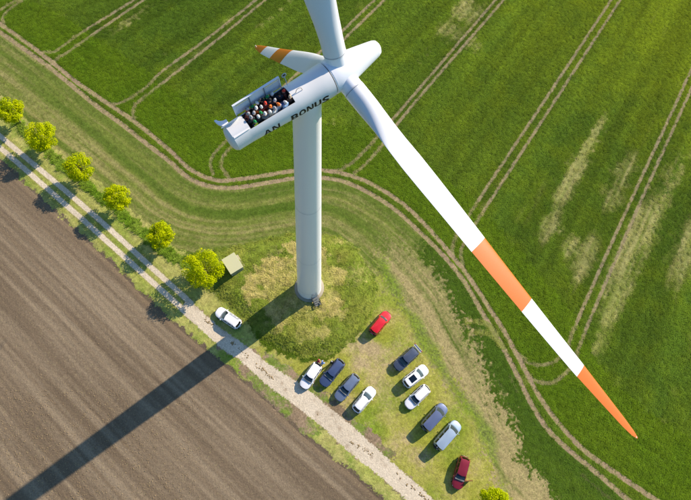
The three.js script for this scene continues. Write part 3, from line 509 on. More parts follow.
  // wind instruments: a mast with a ring, and a hand loop on the roof
  const mast = part('wind_mast', plain([tube([V(-0.95, 0.95, -0.62), V(-0.95, 1.35, -0.66), V(-0.98, 1.75, -0.7)], 0.025, 8), (() => { const g = new THREE.TorusGeometry(0.15, 0.028, 8, 20); g.translate(-0.98, 1.9, -0.7); return g; })()]), std(lin(170, 176, 186), 0.4), nacelle);
  part('wind_vane', box(0.16, 0.12, 0.02, -0.98, 1.9, -0.7, 0.005), darkTrim, mast);
  part('hand_loop', tube([V(-0.85, 1.05, 0.22), V(-0.75, 1.3, 0.22), V(-0.5, 1.32, 0.25), V(-0.4, 1.06, 0.3)], 0.02, 14), std(lin(150, 140, 130), 0.4), nacelle);
  const seam = new THREE.TorusGeometry(1, 0.02, 6, 72);
  // lettering on the near side
  const font = await new FontLoader().loadAsync('fonts/droid/droid_sans_bold.typeface.json');
  const letters = [], tess = new TessellateModifier(0.07, 7);
  for (const [s, x0, x1] of [['AN', -3.86, -2.62], ['BONUS', -1.86, 1.02]]) {
    const n = s.length, pitch = (x1 - x0) / n;
    [...s].forEach((ch, i) => {
      const g = tess.modify(new TextGeometry(ch, { font, size: 0.66, depth: 0.03, curveSegments: 5 })); g.computeBoundingBox(); const bb = g.boundingBox, w = bb.max.x - bb.min.x, sx = Math.min(1.25, pitch * 0.86 / w);
      const p = g.attributes.position; for (let k = 0; k < p.count; k++) {
        const x = x0 + pitch * (i + 0.5) + (p.getX(k) - (bb.min.x + bb.max.x) / 2) * sx, y = -0.46 + p.getY(k) * 1.0, phi = Math.PI / 2 - y / 1.07, q = section(x, phi), dp = section(x, phi - 0.01), t = dp.sub(q).normalize(), nrm = V(0, -t.z, t.y); if (nrm.z < 0) nrm.negate();
        q.addScaledVector(nrm, 0.006 + p.getZ(k) * 0.3); p.setXYZ(k, q.x, q.y, q.z);
      }
      g.computeVertexNormals(); letters.push(plain([g]));
    });
  }
  part('lettering', mergeGeometries(letters), std(0x101214, 0.6, { side: THREE.DoubleSide }), nacelle);
}
// spinner and blades
const FWD = 2.5652, BL = 31.392, CONE = 0.081, BANG = -0.2459, HUBP = V(0, HUBH, 0).addScaledVector(AX, FWD);
{
  const pr = [[1.0, 0], [1.12, 0.04], [1.14, 0.5], [1.10, 1.0], [1.02, 1.5], [0.90, 2.1], [0.76, 2.8], [0.64, 3.4], [0.55, 3.8], [0.46, 3.98], [0.30, 4.08], [0, 4.1]].map(([r, x]) => new THREE.Vector2(r, x));
  const c = new THREE.SplineCurve(pr.slice(1, 9)).getPoints(28), g = new THREE.LatheGeometry([pr[0], ...c, ...pr.slice(9)], 64); g.rotateZ(-Math.PI / 2);
  const sp = part('spinner', g, towerPaint, turbine); sp.position.set(0, HUBH, 0).addScaledVector(AX, XR + 0.05); sp.quaternion.copy(NQ);
  const gap = new THREE.CylinderGeometry(1.06, 1.06, 0.07, 64); gap.rotateZ(Math.PI / 2); gap.translate(0, 0, 0); const gm = part('rotor_gap', gap, darkTrim, turbine); gm.position.set(0, HUBH, 0).addScaledVector(AX, XR + 0.03); gm.quaternion.copy(NQ);
}
const chordAt = (r) => { const k = [[0.02, 1.46], [0.08, 1.46], [0.12, 1.56], [0.18, 1.82], [0.24, 1.95], [0.30, 1.92], [0.46, 1.72], [0.625, 1.44], [0.80, 1.16], [0.90, 0.82], [0.955, 0.62], [0.985, 0.40], [1.0, 0.10]]; for (let i = 0; i + 1 < k.length; i++) if (r <= k[i + 1][0]) { const t = clamp((r - k[i][0]) / (k[i + 1][0] - k[i][0])); return k[i][1] + (k[i + 1][1] - k[i][1]) * t; } return 0.1; };
function bladeSkin(r0, r1, nr, lift = 0) {                                 // local: y along the blade, x towards the leading edge, z through the thickness
  const pts = 40;
  return surface(nr, pts, (u, v) => {
    const r = r0 + (r1 - r0) * u, c = chordAt(r), rd = 1 - sstep(0.07, 0.20, r), th = v * 2 * Math.PI;
    const t = 0.40 - 0.26 * sstep(0.12, 0.6, r), s = (1 - Math.cos(th)) / 2;    // s: 0 leading .. 1 trailing
    const foil = 5 * t * (0.2969 * Math.sqrt(s) - 0.1260 * s - 0.3516 * s * s + 0.2843 * s ** 3 - 0.1036 * s ** 4) * (th < Math.PI ? 1 : -0.8);
    const ax = (0.44 - 0.10 * sstep(0.3, 0.8, r) - s) * c, az = foil * c, cx = Math.cos(th) * c / 2, cz = Math.sin(th) * c / 2;
    let x = ax + (cx - ax) * rd, z = az + (cz - az) * rd; const tw = 0.03 * (1 - sstep(0.1, 0.9, r));
    const n = Math.hypot(x, z) || 1; x += x / n * lift; z += z / n * lift;
    return V(x * Math.cos(tw) - z * Math.sin(tw), r * BL, x * Math.sin(tw) + z * Math.cos(tw));
  });
}
const whiteBlade = std(lin(228, 230, 231), 0.38, { side: THREE.DoubleSide }), redBlade = std(lin(202, 108, 30), 0.36, { side: THREE.DoubleSide });
const PITCHB = [-0.42, -0.36, -0.16], R1 = 0.4612, R2 = 0.6249, R3 = 0.8065;
const geoRoot = mergeGeometries([bladeSkin(0.047, R1, 46), bladeSkin(R2, R3, 12)].map((g) => { g.deleteAttribute('uv'); return g; })), geoBand = bladeSkin(R1, R2, 12), geoTip = mergeGeometries([bladeSkin(R3, 1, 26)]);
const collarG = new THREE.CylinderGeometry(0.70, 0.72, 0.16, 48); collarG.translate(0, 1.42, 0);
const ringG = new THREE.TorusGeometry(0.715, 0.03, 8, 48); ringG.rotateX(Math.PI / 2); ringG.translate(0, 1.56, 0);
const stubG = new THREE.CylinderGeometry(0.70, 0.74, 1.0, 48); stubG.translate(0, 1.0, 0);
for (let k = 0; k < 3; k++) {
  const a = BANG + k * 2 * Math.PI / 3, dir = BX.clone().multiplyScalar(Math.cos(a)).addScaledVector(UX, Math.sin(a)).multiplyScalar(Math.cos(CONE)).addScaledVector(AX, Math.sin(CONE)); if (k === 1) dir.addScaledVector(AX, -0.055).addScaledVector(BX, -0.045); dir.normalize();
  const chord = AX.clone().addScaledVector(dir, -AX.dot(dir)).normalize().applyAxisAngle(dir, PITCHB[k]), thick = new THREE.Vector3().crossVectors(chord, dir);
  const b = part('blade', geoRoot, whiteBlade, turbine); b.position.copy(HUBP); b.quaternion.setFromRotationMatrix(new THREE.Matrix4().makeBasis(chord, dir, thick));
  b.userData.label = ['blade reaching towards the lower right over the crop', 'blade rising past the viewer out of the picture', 'blade pointing away behind the nacelle'][k];
  part('red_band', geoBand, redBlade, b); part('red_tip', geoTip, redBlade, b);
  part('root_collar', stubG, towerPaint, b); part('root_ring', ringG, std(lin(150, 154, 158), 0.4), b);
  for (const [r, x] of [[0.965, -0.14], [0.996, -0.03]]) { const g = new THREE.SphereGeometry(0.09, 10, 8); g.scale(1, 1.2, 0.5); g.translate(x, r * BL, k === 0 ? 0.045 * (r < 0.98 ? 1.6 : 0.7) : 0.05); part('receptor', g, std(lin(235, 225, 205), 0.4), b); }
}

// ───────────────────────── people ─────────────────────────
function nets(f, lo, hi, cell) {                                           // smooth closed surface of a distance field
  const nx = Math.ceil((hi.x - lo.x) / cell) + 1, ny = Math.ceil((hi.y - lo.y) / cell) + 1, nz = Math.ceil((hi.z - lo.z) / cell) + 1, D = new Float32Array(nx * ny * nz), at = (i, j, k) => (k * ny + j) * nx + i;
  for (let k = 0; k < nz; k++) for (let j = 0; j < ny; j++) for (let i = 0; i < nx; i++) D[at(i, j, k)] = f(lo.x + i * cell, lo.y + j * cell, lo.z + k * cell);
  const id = new Int32Array(nx * ny * nz).fill(-1), pos = [], idx = [];
  for (let k = 0; k < nz - 1; k++) for (let j = 0; j < ny - 1; j++) for (let i = 0; i < nx - 1; i++) {
    let sx = 0, sy = 0, sz = 0, n = 0;
    for (let e = 0; e < 12; e++) {
      const ax = e >> 2, u = e & 1, v = (e >> 1) & 1, o = [[0, u, v], [u, 0, v], [u, v, 0]][ax], p = o.slice(); p[ax] = 1;
      const a = D[at(i + o[0], j + o[1], k + o[2])], b = D[at(i + p[0], j + p[1], k + p[2])]; if ((a < 0) === (b < 0)) continue;
      const t = a / (a - b); sx += o[0] + (p[0] - o[0]) * t; sy += o[1] + (p[1] - o[1]) * t; sz += o[2] + (p[2] - o[2]) * t; n++;
    }
    if (n) { id[at(i, j, k)] = pos.length / 3; pos.push(lo.x + (i + sx / n) * cell, lo.y + (j + sy / n) * cell, lo.z + (k + sz / n) * cell); }
  }
  for (let k = 1; k < nz - 1; k++) for (let j = 1; j < ny - 1; j++) for (let i = 1; i < nx - 1; i++) {
    const a = D[at(i, j, k)] < 0;
    if (a !== D[at(i + 1, j, k)] < 0) q(id[at(i, j - 1, k - 1)], id[at(i, j, k - 1)], id[at(i, j, k)], id[at(i, j - 1, k)], a);
    if (a !== D[at(i, j + 1, k)] < 0) q(id[at(i - 1, j, k - 1)], id[at(i - 1, j, k)], id[at(i, j, k)], id[at(i, j, k - 1)], a);
    if (a !== D[at(i, j, k + 1)] < 0) q(id[at(i - 1, j - 1, k)], id[at(i, j - 1, k)], id[at(i, j, k)], id[at(i - 1, j, k)], a);
  }
  function q(a, b, c, d, in_) { if (Math.min(a, b, c, d) < 0) return; if (in_) idx.push(a, b, c, a, c, d); else idx.push(a, c, b, a, d, c); }
  const g = new THREE.BufferGeometry(); g.setAttribute('position', new THREE.Float32BufferAttribute(pos, 3)); g.setIndex(idx); g.computeVertexNormals(); return g;
}
function cap(p, a, b, ra, rb) { const dx = b[0] - a[0], dy = b[1] - a[1], dz = b[2] - a[2], x = p[0] - a[0], y = p[1] - a[1], z = p[2] - a[2], t = clamp((x * dx + y * dy + z * dz) / (dx * dx + dy * dy + dz * dz)); return Math.hypot(x - t * dx, y - t * dy, z - t * dz) - (ra + (rb - ra) * t); }
const smin = (a, b, k) => { const h = Math.max(k - Math.abs(a - b), 0) / k; return Math.min(a, b) - h * h * k * 0.25; };
const chain = (p, list, k, grow = 0) => { let d = 1e3; for (const [a, b, ra, rb] of list) d = smin(d, cap(p, a, b, ra + grow, rb + grow), k); return d; };
const handGeo = (() => {                                                    // palm towards -z, fingers towards -y, thumb on +x
  const bones = [[[0, 0.02, 0], [0, -0.03, 0], 0.026, 0.03], [[-0.022, -0.03, 0], [-0.027, -0.085, 0], 0.017, 0.015], [[0.02, -0.03, 0], [0.026, -0.085, 0], 0.017, 0.015]];
  [[0.028, 0.066], [0.009, 0.076], [-0.010, 0.070], [-0.028, 0.054]].forEach(([x, l]) => { const y = -0.09; bones.push([[x, y, 0], [x * 1.08, y - l * 0.45, -0.008], 0.0095, 0.0088], [[x * 1.08, y - l * 0.45, -0.008], [x * 1.1, y - l * 0.8, -0.026], 0.0088, 0.008], [[x * 1.1, y - l * 0.8, -0.026], [x * 1.08, y - l, -0.042], 0.008, 0.0068]); });
  bones.push([[0.024, -0.02, -0.005], [0.05, -0.05, -0.02], 0.015, 0.0115], [[0.05, -0.05, -0.02], [0.058, -0.085, -0.03], 0.0112, 0.0088]);
  return nets((x, y, z) => chain([x, y, z], bones, 0.008), V(-0.06, -0.19, -0.07), V(0.085, 0.05, 0.05), 0.0055);
})();
const headGeo = nets((x, y, z) => {
  const p = [x, y, z]; let d = Math.hypot(x / 0.078, (y - 0.035) / 0.10, (z + 0.012) / 0.098); d = (d - 1) * 0.085;
  d = smin(d, cap(p, [0, -0.05, 0.035], [0, -0.085, 0.05], 0.055, 0.03), 0.05);                       // jaw and chin
  d = smin(d, cap(p, [0, 0.02, 0.088], [0, -0.018, 0.108], 0.011, 0.016), 0.018);                      // nose
  for (const s of [-1, 1]) { d = smin(d, Math.hypot((x - s * 0.082) / 0.5, (y - 0.0) / 1.3, z + 0.01) - 0.024, 0.01); d = Math.max(d, 0.017 - Math.hypot(x - s * 0.032, y - 0.024, z - 0.098)); d = smin(d, Math.hypot(x - s * 0.032, y - 0.024, z - 0.078) - 0.013, 0.004); }
  d = smin(d, cap(p, [-0.018, -0.046, 0.084], [0.018, -0.046, 0.084], 0.009, 0.009), 0.008);           // lips
  return smin(d, cap(p, [0, -0.04, -0.01], [0, -0.17, -0.02], 0.056, 0.06), 0.04);
}, V(-0.13, -0.17, -0.14), V(0.13, 0.17, 0.15), 0.0105);
const hairGeo = nets((x, y, z) => Math.max((Math.hypot(x / 0.086, (y - 0.045) / 0.104, (z + 0.018) / 0.104) - 1) * 0.09, -(y - 0.035 + Math.max(0, -z) * 0.9 - Math.max(0, z) * 0.4)), V(-0.12, -0.12, -0.15), V(0.12, 0.18, 0.12), 0.012);
const helmetGeo = plain([(() => { const pr = [[0.142, 0.02], [0.14, 0.05], [0.128, 0.10], [0.10, 0.145], [0.06, 0.17], [0, 0.178]].map(([r, y]) => new THREE.Vector2(r, y)); const g = new THREE.LatheGeometry(new THREE.SplineCurve(pr).getPoints(14), 24); g.scale(0.88, 1, 1.05); return g; })(), (() => { const g = new THREE.CylinderGeometry(0.155, 0.158, 0.016, 24); g.scale(0.86, 1, 1.12); g.translate(0, 0.022, 0.014); return g; })(), box(0.022, 0.02, 0.22, 0, 0.172, 0, 0.008)]);
const POSE = {
  relaxed: { L: [[0.19, 1.42, 0], [0.255, 1.14, -0.01], [0.25, 0.90, 0.09]], R: [[-0.19, 1.42, 0], [-0.25, 1.14, -0.02], [-0.235, 0.90, 0.08]] },
  holding: { L: [[0.19, 1.42, 0], [0.25, 1.17, 0.06], [0.08, 1.24, 0.29]], R: [[-0.19, 1.42, 0], [-0.25, 1.17, 0.06], [-0.08, 1.22, 0.29]] },
  waving: { L: [[0.19, 1.42, 0], [0.30, 1.62, 0.08], [0.26, 1.86, 0.13]], R: [[-0.19, 1.42, 0], [-0.26, 1.15, 0.02], [-0.2, 1.0, 0.2]] },
  leaning: { L: [[0.19, 1.42, 0], [0.25, 1.2, 0.12], [0.22, 1.08, 0.36]], R: [[-0.19, 1.42, 0], [-0.25, 1.2, 0.12], [-0.2, 1.05, 0.35]] },
};
const made = {};
function figure(pose) {
  if (made[pose]) return made[pose];
  const P = POSE[pose], legs = [], arms = [], hands = [];
  for (const s of [-1, 1]) legs.push([[s * 0.095, 0.90, 0], [s * 0.105, 0.49, 0.015], 0.085, 0.056], [[s * 0.105, 0.49, 0.015], [s * 0.11, 0.09, -0.02], 0.056, 0.038]);
  for (const k of ['L', 'R']) { const [a, b, c] = P[k]; arms.push([a, b, 0.052, 0.041], [b, c, 0.040, 0.027]); }
  const torso = [[[0, 0.95, 0], [0, 1.12, 0], 0.125, 0.115], [[-0.06, 1.3, 0], [0.06, 1.3, 0], 0.125, 0.125], [[-0.13, 1.41, -0.01], [0.13, 1.41, -0.01], 0.075, 0.075], [[0, 1.4, -0.01], [0, 1.55, 0.0], 0.06, 0.054]];
  const lo = V(-0.42, -0.02, -0.22), hi = V(0.42, 1.96, 0.46), skin = [nets((x, y, z) => chain([x, y, z], [...torso, ...arms, ...legs, [[-0.11, 0.06, -0.02], [-0.12, 0.035, 0.12], 0.04, 0.03], [[0.11, 0.06, -0.02], [0.12, 0.035, 0.12], 0.04, 0.03]], 0.05), lo, hi, 0.024)];
  const hd = headGeo.clone(); hd.translate(0, 1.62, 0.015); skin.push(hd);
  for (const k of ['L', 'R']) {
    const [, b, c] = P[k], d = V(c[0] - b[0], c[1] - b[1], c[2] - b[2]).normalize(), q = new THREE.Quaternion().setFromUnitVectors(V(0, -1, 0), d), g = handGeo.clone(); if (k === 'R') { g.scale(-1, 1, 1); const ix = g.index.array; for (let i = 0; i < ix.length; i += 3) { const t = ix[i]; ix[i] = ix[i + 1]; ix[i + 1] = t; } g.computeVertexNormals(); }
    g.applyQuaternion(q); g.translate(c[0] + d.x * 0.02, c[1] + d.y * 0.02, c[2] + d.z * 0.02); skin.push(g);
  }
  const cuff = ['L', 'R'].map((k) => { const [, b, c] = P[k]; return [c, V(c[0] - b[0], c[1] - b[1], c[2] - b[2]).normalize()]; });
  const jacket = nets((x, y, z) => { const p = [x, y, z]; let d = chain(p, [...torso.slice(0, 3), ...arms], 0.06, 0.02); d = Math.max(d, 0.88 - y, y - 1.50); for (const [c, n] of cuff) { const e = (x - c[0]) * n.x + (y - c[1]) * n.y + (z - c[2]) * n.z, near = Math.hypot(x - c[0], y - c[1], z - c[2]); if (near < 0.14) d = Math.max(d, e + 0.01); } return d; }, lo, hi, 0.024);
  const trousers = nets((x, y, z) => Math.max(chain([x, y, z], [...legs, torso[0]], 0.05, 0.016), y - 0.98, 0.07 - y), lo, hi, 0.024);
  const shoes = nets((x, y, z) => { let d = 1e3; for (const s of [-1, 1]) d = Math.min(d, chain([x, y, z], [[[s * 0.11, 0.09, -0.03], [s * 0.11, 0.05, -0.03], 0.05, 0.045], [[s * 0.11, 0.045, -0.03], [s * 0.122, 0.04, 0.13], 0.045, 0.038]], 0.03)); return Math.max(d, -y + 0.003); }, V(-0.2, -0.03, -0.12), V(0.2, 0.17, 0.2), 0.018);
  const vest = nets((x, y, z) => Math.max(chain([x, y, z], torso.slice(0, 3), 0.06, 0.034), 0.92 - y, y - 1.47, Math.abs(x) - 0.20), lo, hi, 0.026);
  return (made[pose] = { skin: plain(skin), jacket, trousers, shoes, vest });
}
const skinM = [lin(222, 178, 150), lin(205, 158, 128), lin(228, 190, 165)].map((c) => std(c, 0.6));
const cloth = {}; const fabric = (c, r = 0.85) => cloth[c] || (cloth[c] = std(c, r));
function person(pos, turn, label, o = {}, group) {
  const t = thing('person', label, 'person', pos, turn, group), f = figure(o.pose || 'relaxed');
  t.scale.setScalar(o.size || 1); if (o.lean) t.rotation.set(o.lean, turn, 0, 'YXZ');
  part('body', f.skin, skinM[o.skin || 0], t); part('jacket', f.jacket, fabric(o.top), t); part('trousers', f.trousers, fabric(o.legs || 0x23262c), t); part('shoes', f.shoes, fabric(0x1a1714), t);
  if (o.vest) part('vest', f.vest, fabric(o.vest, 0.7), t);
  if (o.helmet) { const h = part('helmet', helmetGeo, fabric(o.helmet, 0.6), t); h.position.set(0, 1.66, 0.0); h.scale.setScalar(0.86); h.position.z = -0.012; h.rotation.x = o.nod || 0; }
  else { const h = part('hair', hairGeo, fabric(o.hair || 0x3a2a1c), t); h.position.set(0, 1.62, 0.015); }
  return t;
}
const WH = 0xdcdcd8, GN = 0x16924f, RD = 0xe0402a, OR = 0xf07a22, GY = 0x9a9da2, BK = 0x17181c, NV = 0x1d2738, DG = 0x2e3238, BE = 0xc9b79a, YE = 0xdcee1e, BL_ = 0x3a5a94, RE = 0xb02a28;
// [picture x, y of the head, helmet, clothes, label, more]
const crew = [
  [241.3, 109.8, GY, RE, 'person in grey helmet and red jacket in the tail-end corner under the hatch cover', {}],
  [242.8, 113.6, GY, 0xa85a4a, 'person in grey helmet and rust jacket second along the tail-end wall of the hatch', { pose: 'holding' }],
  [244.3, 117.7, GY, DG, 'person in pale grey helmet at the tail end, left of the yellow vest', {}],
  [249.8, 117.6, GN, NV, 'person in green helmet and bright yellow high-visibility vest', { vest: YE, pose: 'holding' }],
  [248.0, 112.8, GY, BK, 'person in grey helmet and black jacket between the orange vest and the tail end', {}],
  [247.6, 104.4, GN, BK, 'person in green helmet nearest the tail end under the hatch cover light', {}],
  [250.5, 99.9, WH, BK, 'person in white helmet and black jacket between the two green helmets under the cover', { pose: 'waving' }],
  [258.4, 97.4, GN, NV, 'person in green helmet against the middle panel of the hatch cover', {}],
  [264.6, 93.8, WH, BK, 'person in white helmet highest up along the hatch cover', {}],
  [252.6, 110.9, WH, DG, 'person in orange vest and white helmet amid the tail-end crowd', { vest: OR }],
  [256.4, 115.3, WH, BK, 'person in white helmet just right of the yellow vest', { pose: 'holding' }],
  [258.2, 108.4, WH, 0x9c3a30, 'person in white helmet and dark red jacket beside the red helmets', {}],
  [260.6, 103.7, RD, 0x8f2c26, 'person in bright red helmet in the middle of the crowd', { pose: 'holding' }],
  [264.2, 105.8, OR, DG, 'person in orange helmet and dark jacket beside the bright red helmet', {}],
  [260.6, 113.0, GN, BK, 'person in green helmet along the lettered rim of the hatch', {}],
  [265.8, 112.6, WH, 0x6c6e70, 'person in white helmet and grey jacket along the lettered rim', {}],
  [256.0, 103.0, BK, BK, 'person in black helmet and black clothes in the centre of the crowd', {}],
  [266.6, 100.0, BK, DG, 'person in black helmet right of the red helmet, in dark clothes', {}],
  [273.6, 99.6, GY, BK, 'person in grey helmet and black jacket in the open middle of the hatch', { pose: 'holding' }],
  [270.4, 110.4, WH, BE, 'person in beige jacket standing at the lettered rim', { pose: 'holding' }],
  [275.2, 107.6, GY, 0xd9d6cc, 'person in cream jacket left of the orange helmet', {}],
  [278.2, 105.6, OR, 0x9aa0a6, 'person in orange helmet and light grey jacket at the lettered rim', {}],
  [284.6, 105.8, WH, 0x7fa3c8, 'person in pale blue jacket and white helmet by the blue machinery', { pose: 'holding' }],
  [285.6, 92.6, RD, 0x6b4038, 'person in red helmet at the rotor end of the hatch', {}],
  [290.4, 96.6, BE, 0x5a4636, 'person in beige helmet and brown jacket in the rotor-end corner', {}],
  [281.8, 95.2, BK, NV, 'person in black helmet and navy jacket beside the red helmet at the rotor end', {}],
];
{
  const r = rng(77), spots = crew.map(([px, py]) => { const d = FW.clone().addScaledVector(RT, (px - 345.5) / FOC).addScaledVector(UPV, -(py - 250) / FOC), o = camera.position, y = 1.02, t = NPOS.clone().addScaledVector(UX, y).sub(o).dot(UX) / d.dot(UX); return toLocal(o.clone().addScaledVector(d, t)); });
  for (let it = 0; it < 60; it++) for (let i = 0; i < spots.length; i++) {
    for (let j = 0; j < i; j++) { const dx = spots[i].x - spots[j].x, dz = spots[i].z - spots[j].z, d = Math.hypot(dx, dz) || 1e-3, w = 0.37; if (d < w) { const m = (w - d) / 2 / d * 0.6; spots[i].x += dx * m; spots[i].z += dz * m; spots[j].x -= dx * m; spots[j].z -= dz * m; } }
    spots[i].x = clamp(spots[i].x, HXA + 0.24, HXB - 0.32); spots[i].z = clamp(spots[i].z, -0.62, 0.33); { const ex = spots[i].x + 1.80, ez = spots[i].z - 0.10; if (Math.abs(ex) < 0.5 && Math.abs(ez) < 0.42) { if (Math.abs(ex) / 0.5 > Math.abs(ez) / 0.42) spots[i].x += Math.sign(ex) * 0.06; else spots[i].z += Math.sign(ez) * 0.06; } }
  }
  crew.forEach(([px, py, helmet, top, label, more], i) => {
    const s = spots[i]; if (s.z > 0.16 || s.x > -1.75) more.pose = 'relaxed'; const near = s.z > 0.16, on = s.x > -2.2 && Math.abs(s.z) < 0.45 ? 0 : 0; const size = 0.84 + 0.12 * r();
    const foot = toWorld(s.x, -0.46 + on, s.z);
    person(foot, near ? (r() > 0.5 ? 1 : -1) * 0.25 + (r() > 0.4 ? 0.82 : 3.96) : 0.23 + (r() - 0.5) * 2.4, label, { nod: -0.15 - 0.25 * r(), helmet, top, size, skin: i % 3, legs: [0x1e222a, 0x2b2f3a, 0x1a1a1c, 0x3a3630][i % 4], ...more }, 'people standing in the open nacelle hatch');
  });
}
const onGround = (px, py, y = 0) => { const g = G(px, py, y); return V(g.x, height(g.x, g.z), g.z); };
person(onGround(315, 363.5), 2.2, 'person in a red top bent forward behind the leftmost white estate car', { top: 0xb8323a, lean: 0.5, pose: 'leaning', hair: 0xb9a98a });
person(onGround(320.6, 365.5), 2.6, 'person in a light blue top behind the white estate car', { top: 0x7fa6e6, lean: 0.35, pose: 'leaning', legs: 0x6d8fd0, hair: 0x8a6a48 });
person(onGround(331.4, 362.5), 0.8, 'white-haired person in dark clothes beside the dark blue estate car', { top: 0x24252a, hair: 0xe9e6df });
person(onGround(434.5, 446.5), 0.4, 'grey-haired person in black clothes standing behind the silver van', { top: 0x202226, hair: 0xcfccc6, pose: 'holding' });

// ───────────────────────── parked cars ─────────────────────────
const glassM = new THREE.MeshPhysicalMaterial({ color: new THREE.Color().setRGB(0.62, 0.72, 0.74), roughness: 0.03, transmission: 1, thickness: 0, ior: 1.5 });
const privacyM = new THREE.MeshPhysicalMaterial({ color: new THREE.Color().setRGB(0.10, 0.12, 0.14), roughness: 0.04, transmission: 1, thickness: 0, ior: 1.5 });
const rubberM = std(0x141414, 0.9), rimM = std(0x9a9da0, 0.35, { metalness: 0.8 }), lampM = new THREE.MeshPhysicalMaterial({ color: 0x8e969c, roughness: 0.1, clearcoat: 1 }), tailM = new THREE.MeshPhysicalMaterial({ color: 0x8a0d0d, roughness: 0.15, clearcoat: 1 }), blackPlastic = std(0x1b1c1e, 0.6), seatM = std(lin(58, 58, 60), 0.9), dashM = std(lin(120, 122, 120), 0.85), plateM = std(0xe9e9e4, 0.5), trayM = std(lin(40, 42, 44), 0.9), roofGlassM = new THREE.MeshPhysicalMaterial({ color: 0x10151a, roughness: 0.05, clearcoat: 1 });
const twoSided = new Map(); const paint2 = (m) => { if (!twoSided.has(m)) { const c = m.clone(); c.side = THREE.DoubleSide; twoSided.set(m, c); } return twoSided.get(m); };
const paints = {}; const paint = (c, metal = 0.25) => paints[c] || (paints[c] = new THREE.MeshPhysicalMaterial({ color: c, metalness: metal, roughness: 0.38, clearcoat: 1, clearcoatRoughness: 0.06 }));
// the shapes: fractions of the length from the nose: bonnet/screen foot, screen head, roof end, rear screen foot
const SHAPES = {
  estate: { L: 4.6, W: 1.80, H: 1.46, belt: 0.92, bonnet: 0.80, nose: 0.66, tail: 0.86, a: 0.25, b: 0.43, c: 0.92, d: 0.985, boot: 0.95 },
  hatch: { L: 4.2, W: 1.77, H: 1.48, belt: 0.92, bonnet: 0.82, nose: 0.68, tail: 0.86, a: 0.25, b: 0.43, c: 0.88, d: 0.98, boot: 0.95 },
  suv: { L: 4.5, W: 1.86, H: 1.64, belt: 1.05, bonnet: 0.98, nose: 0.82, tail: 1.0, a: 0.25, b: 0.41, c: 0.92, d: 0.985, boot: 1.06 },
  van: { L: 4.8, W: 1.90, H: 1.88, belt: 1.12, bonnet: 1.02, nose: 0.84, tail: 1.08, a: 0.18, b: 0.33, c: 0.965, d: 0.995, boot: 1.14 },
};
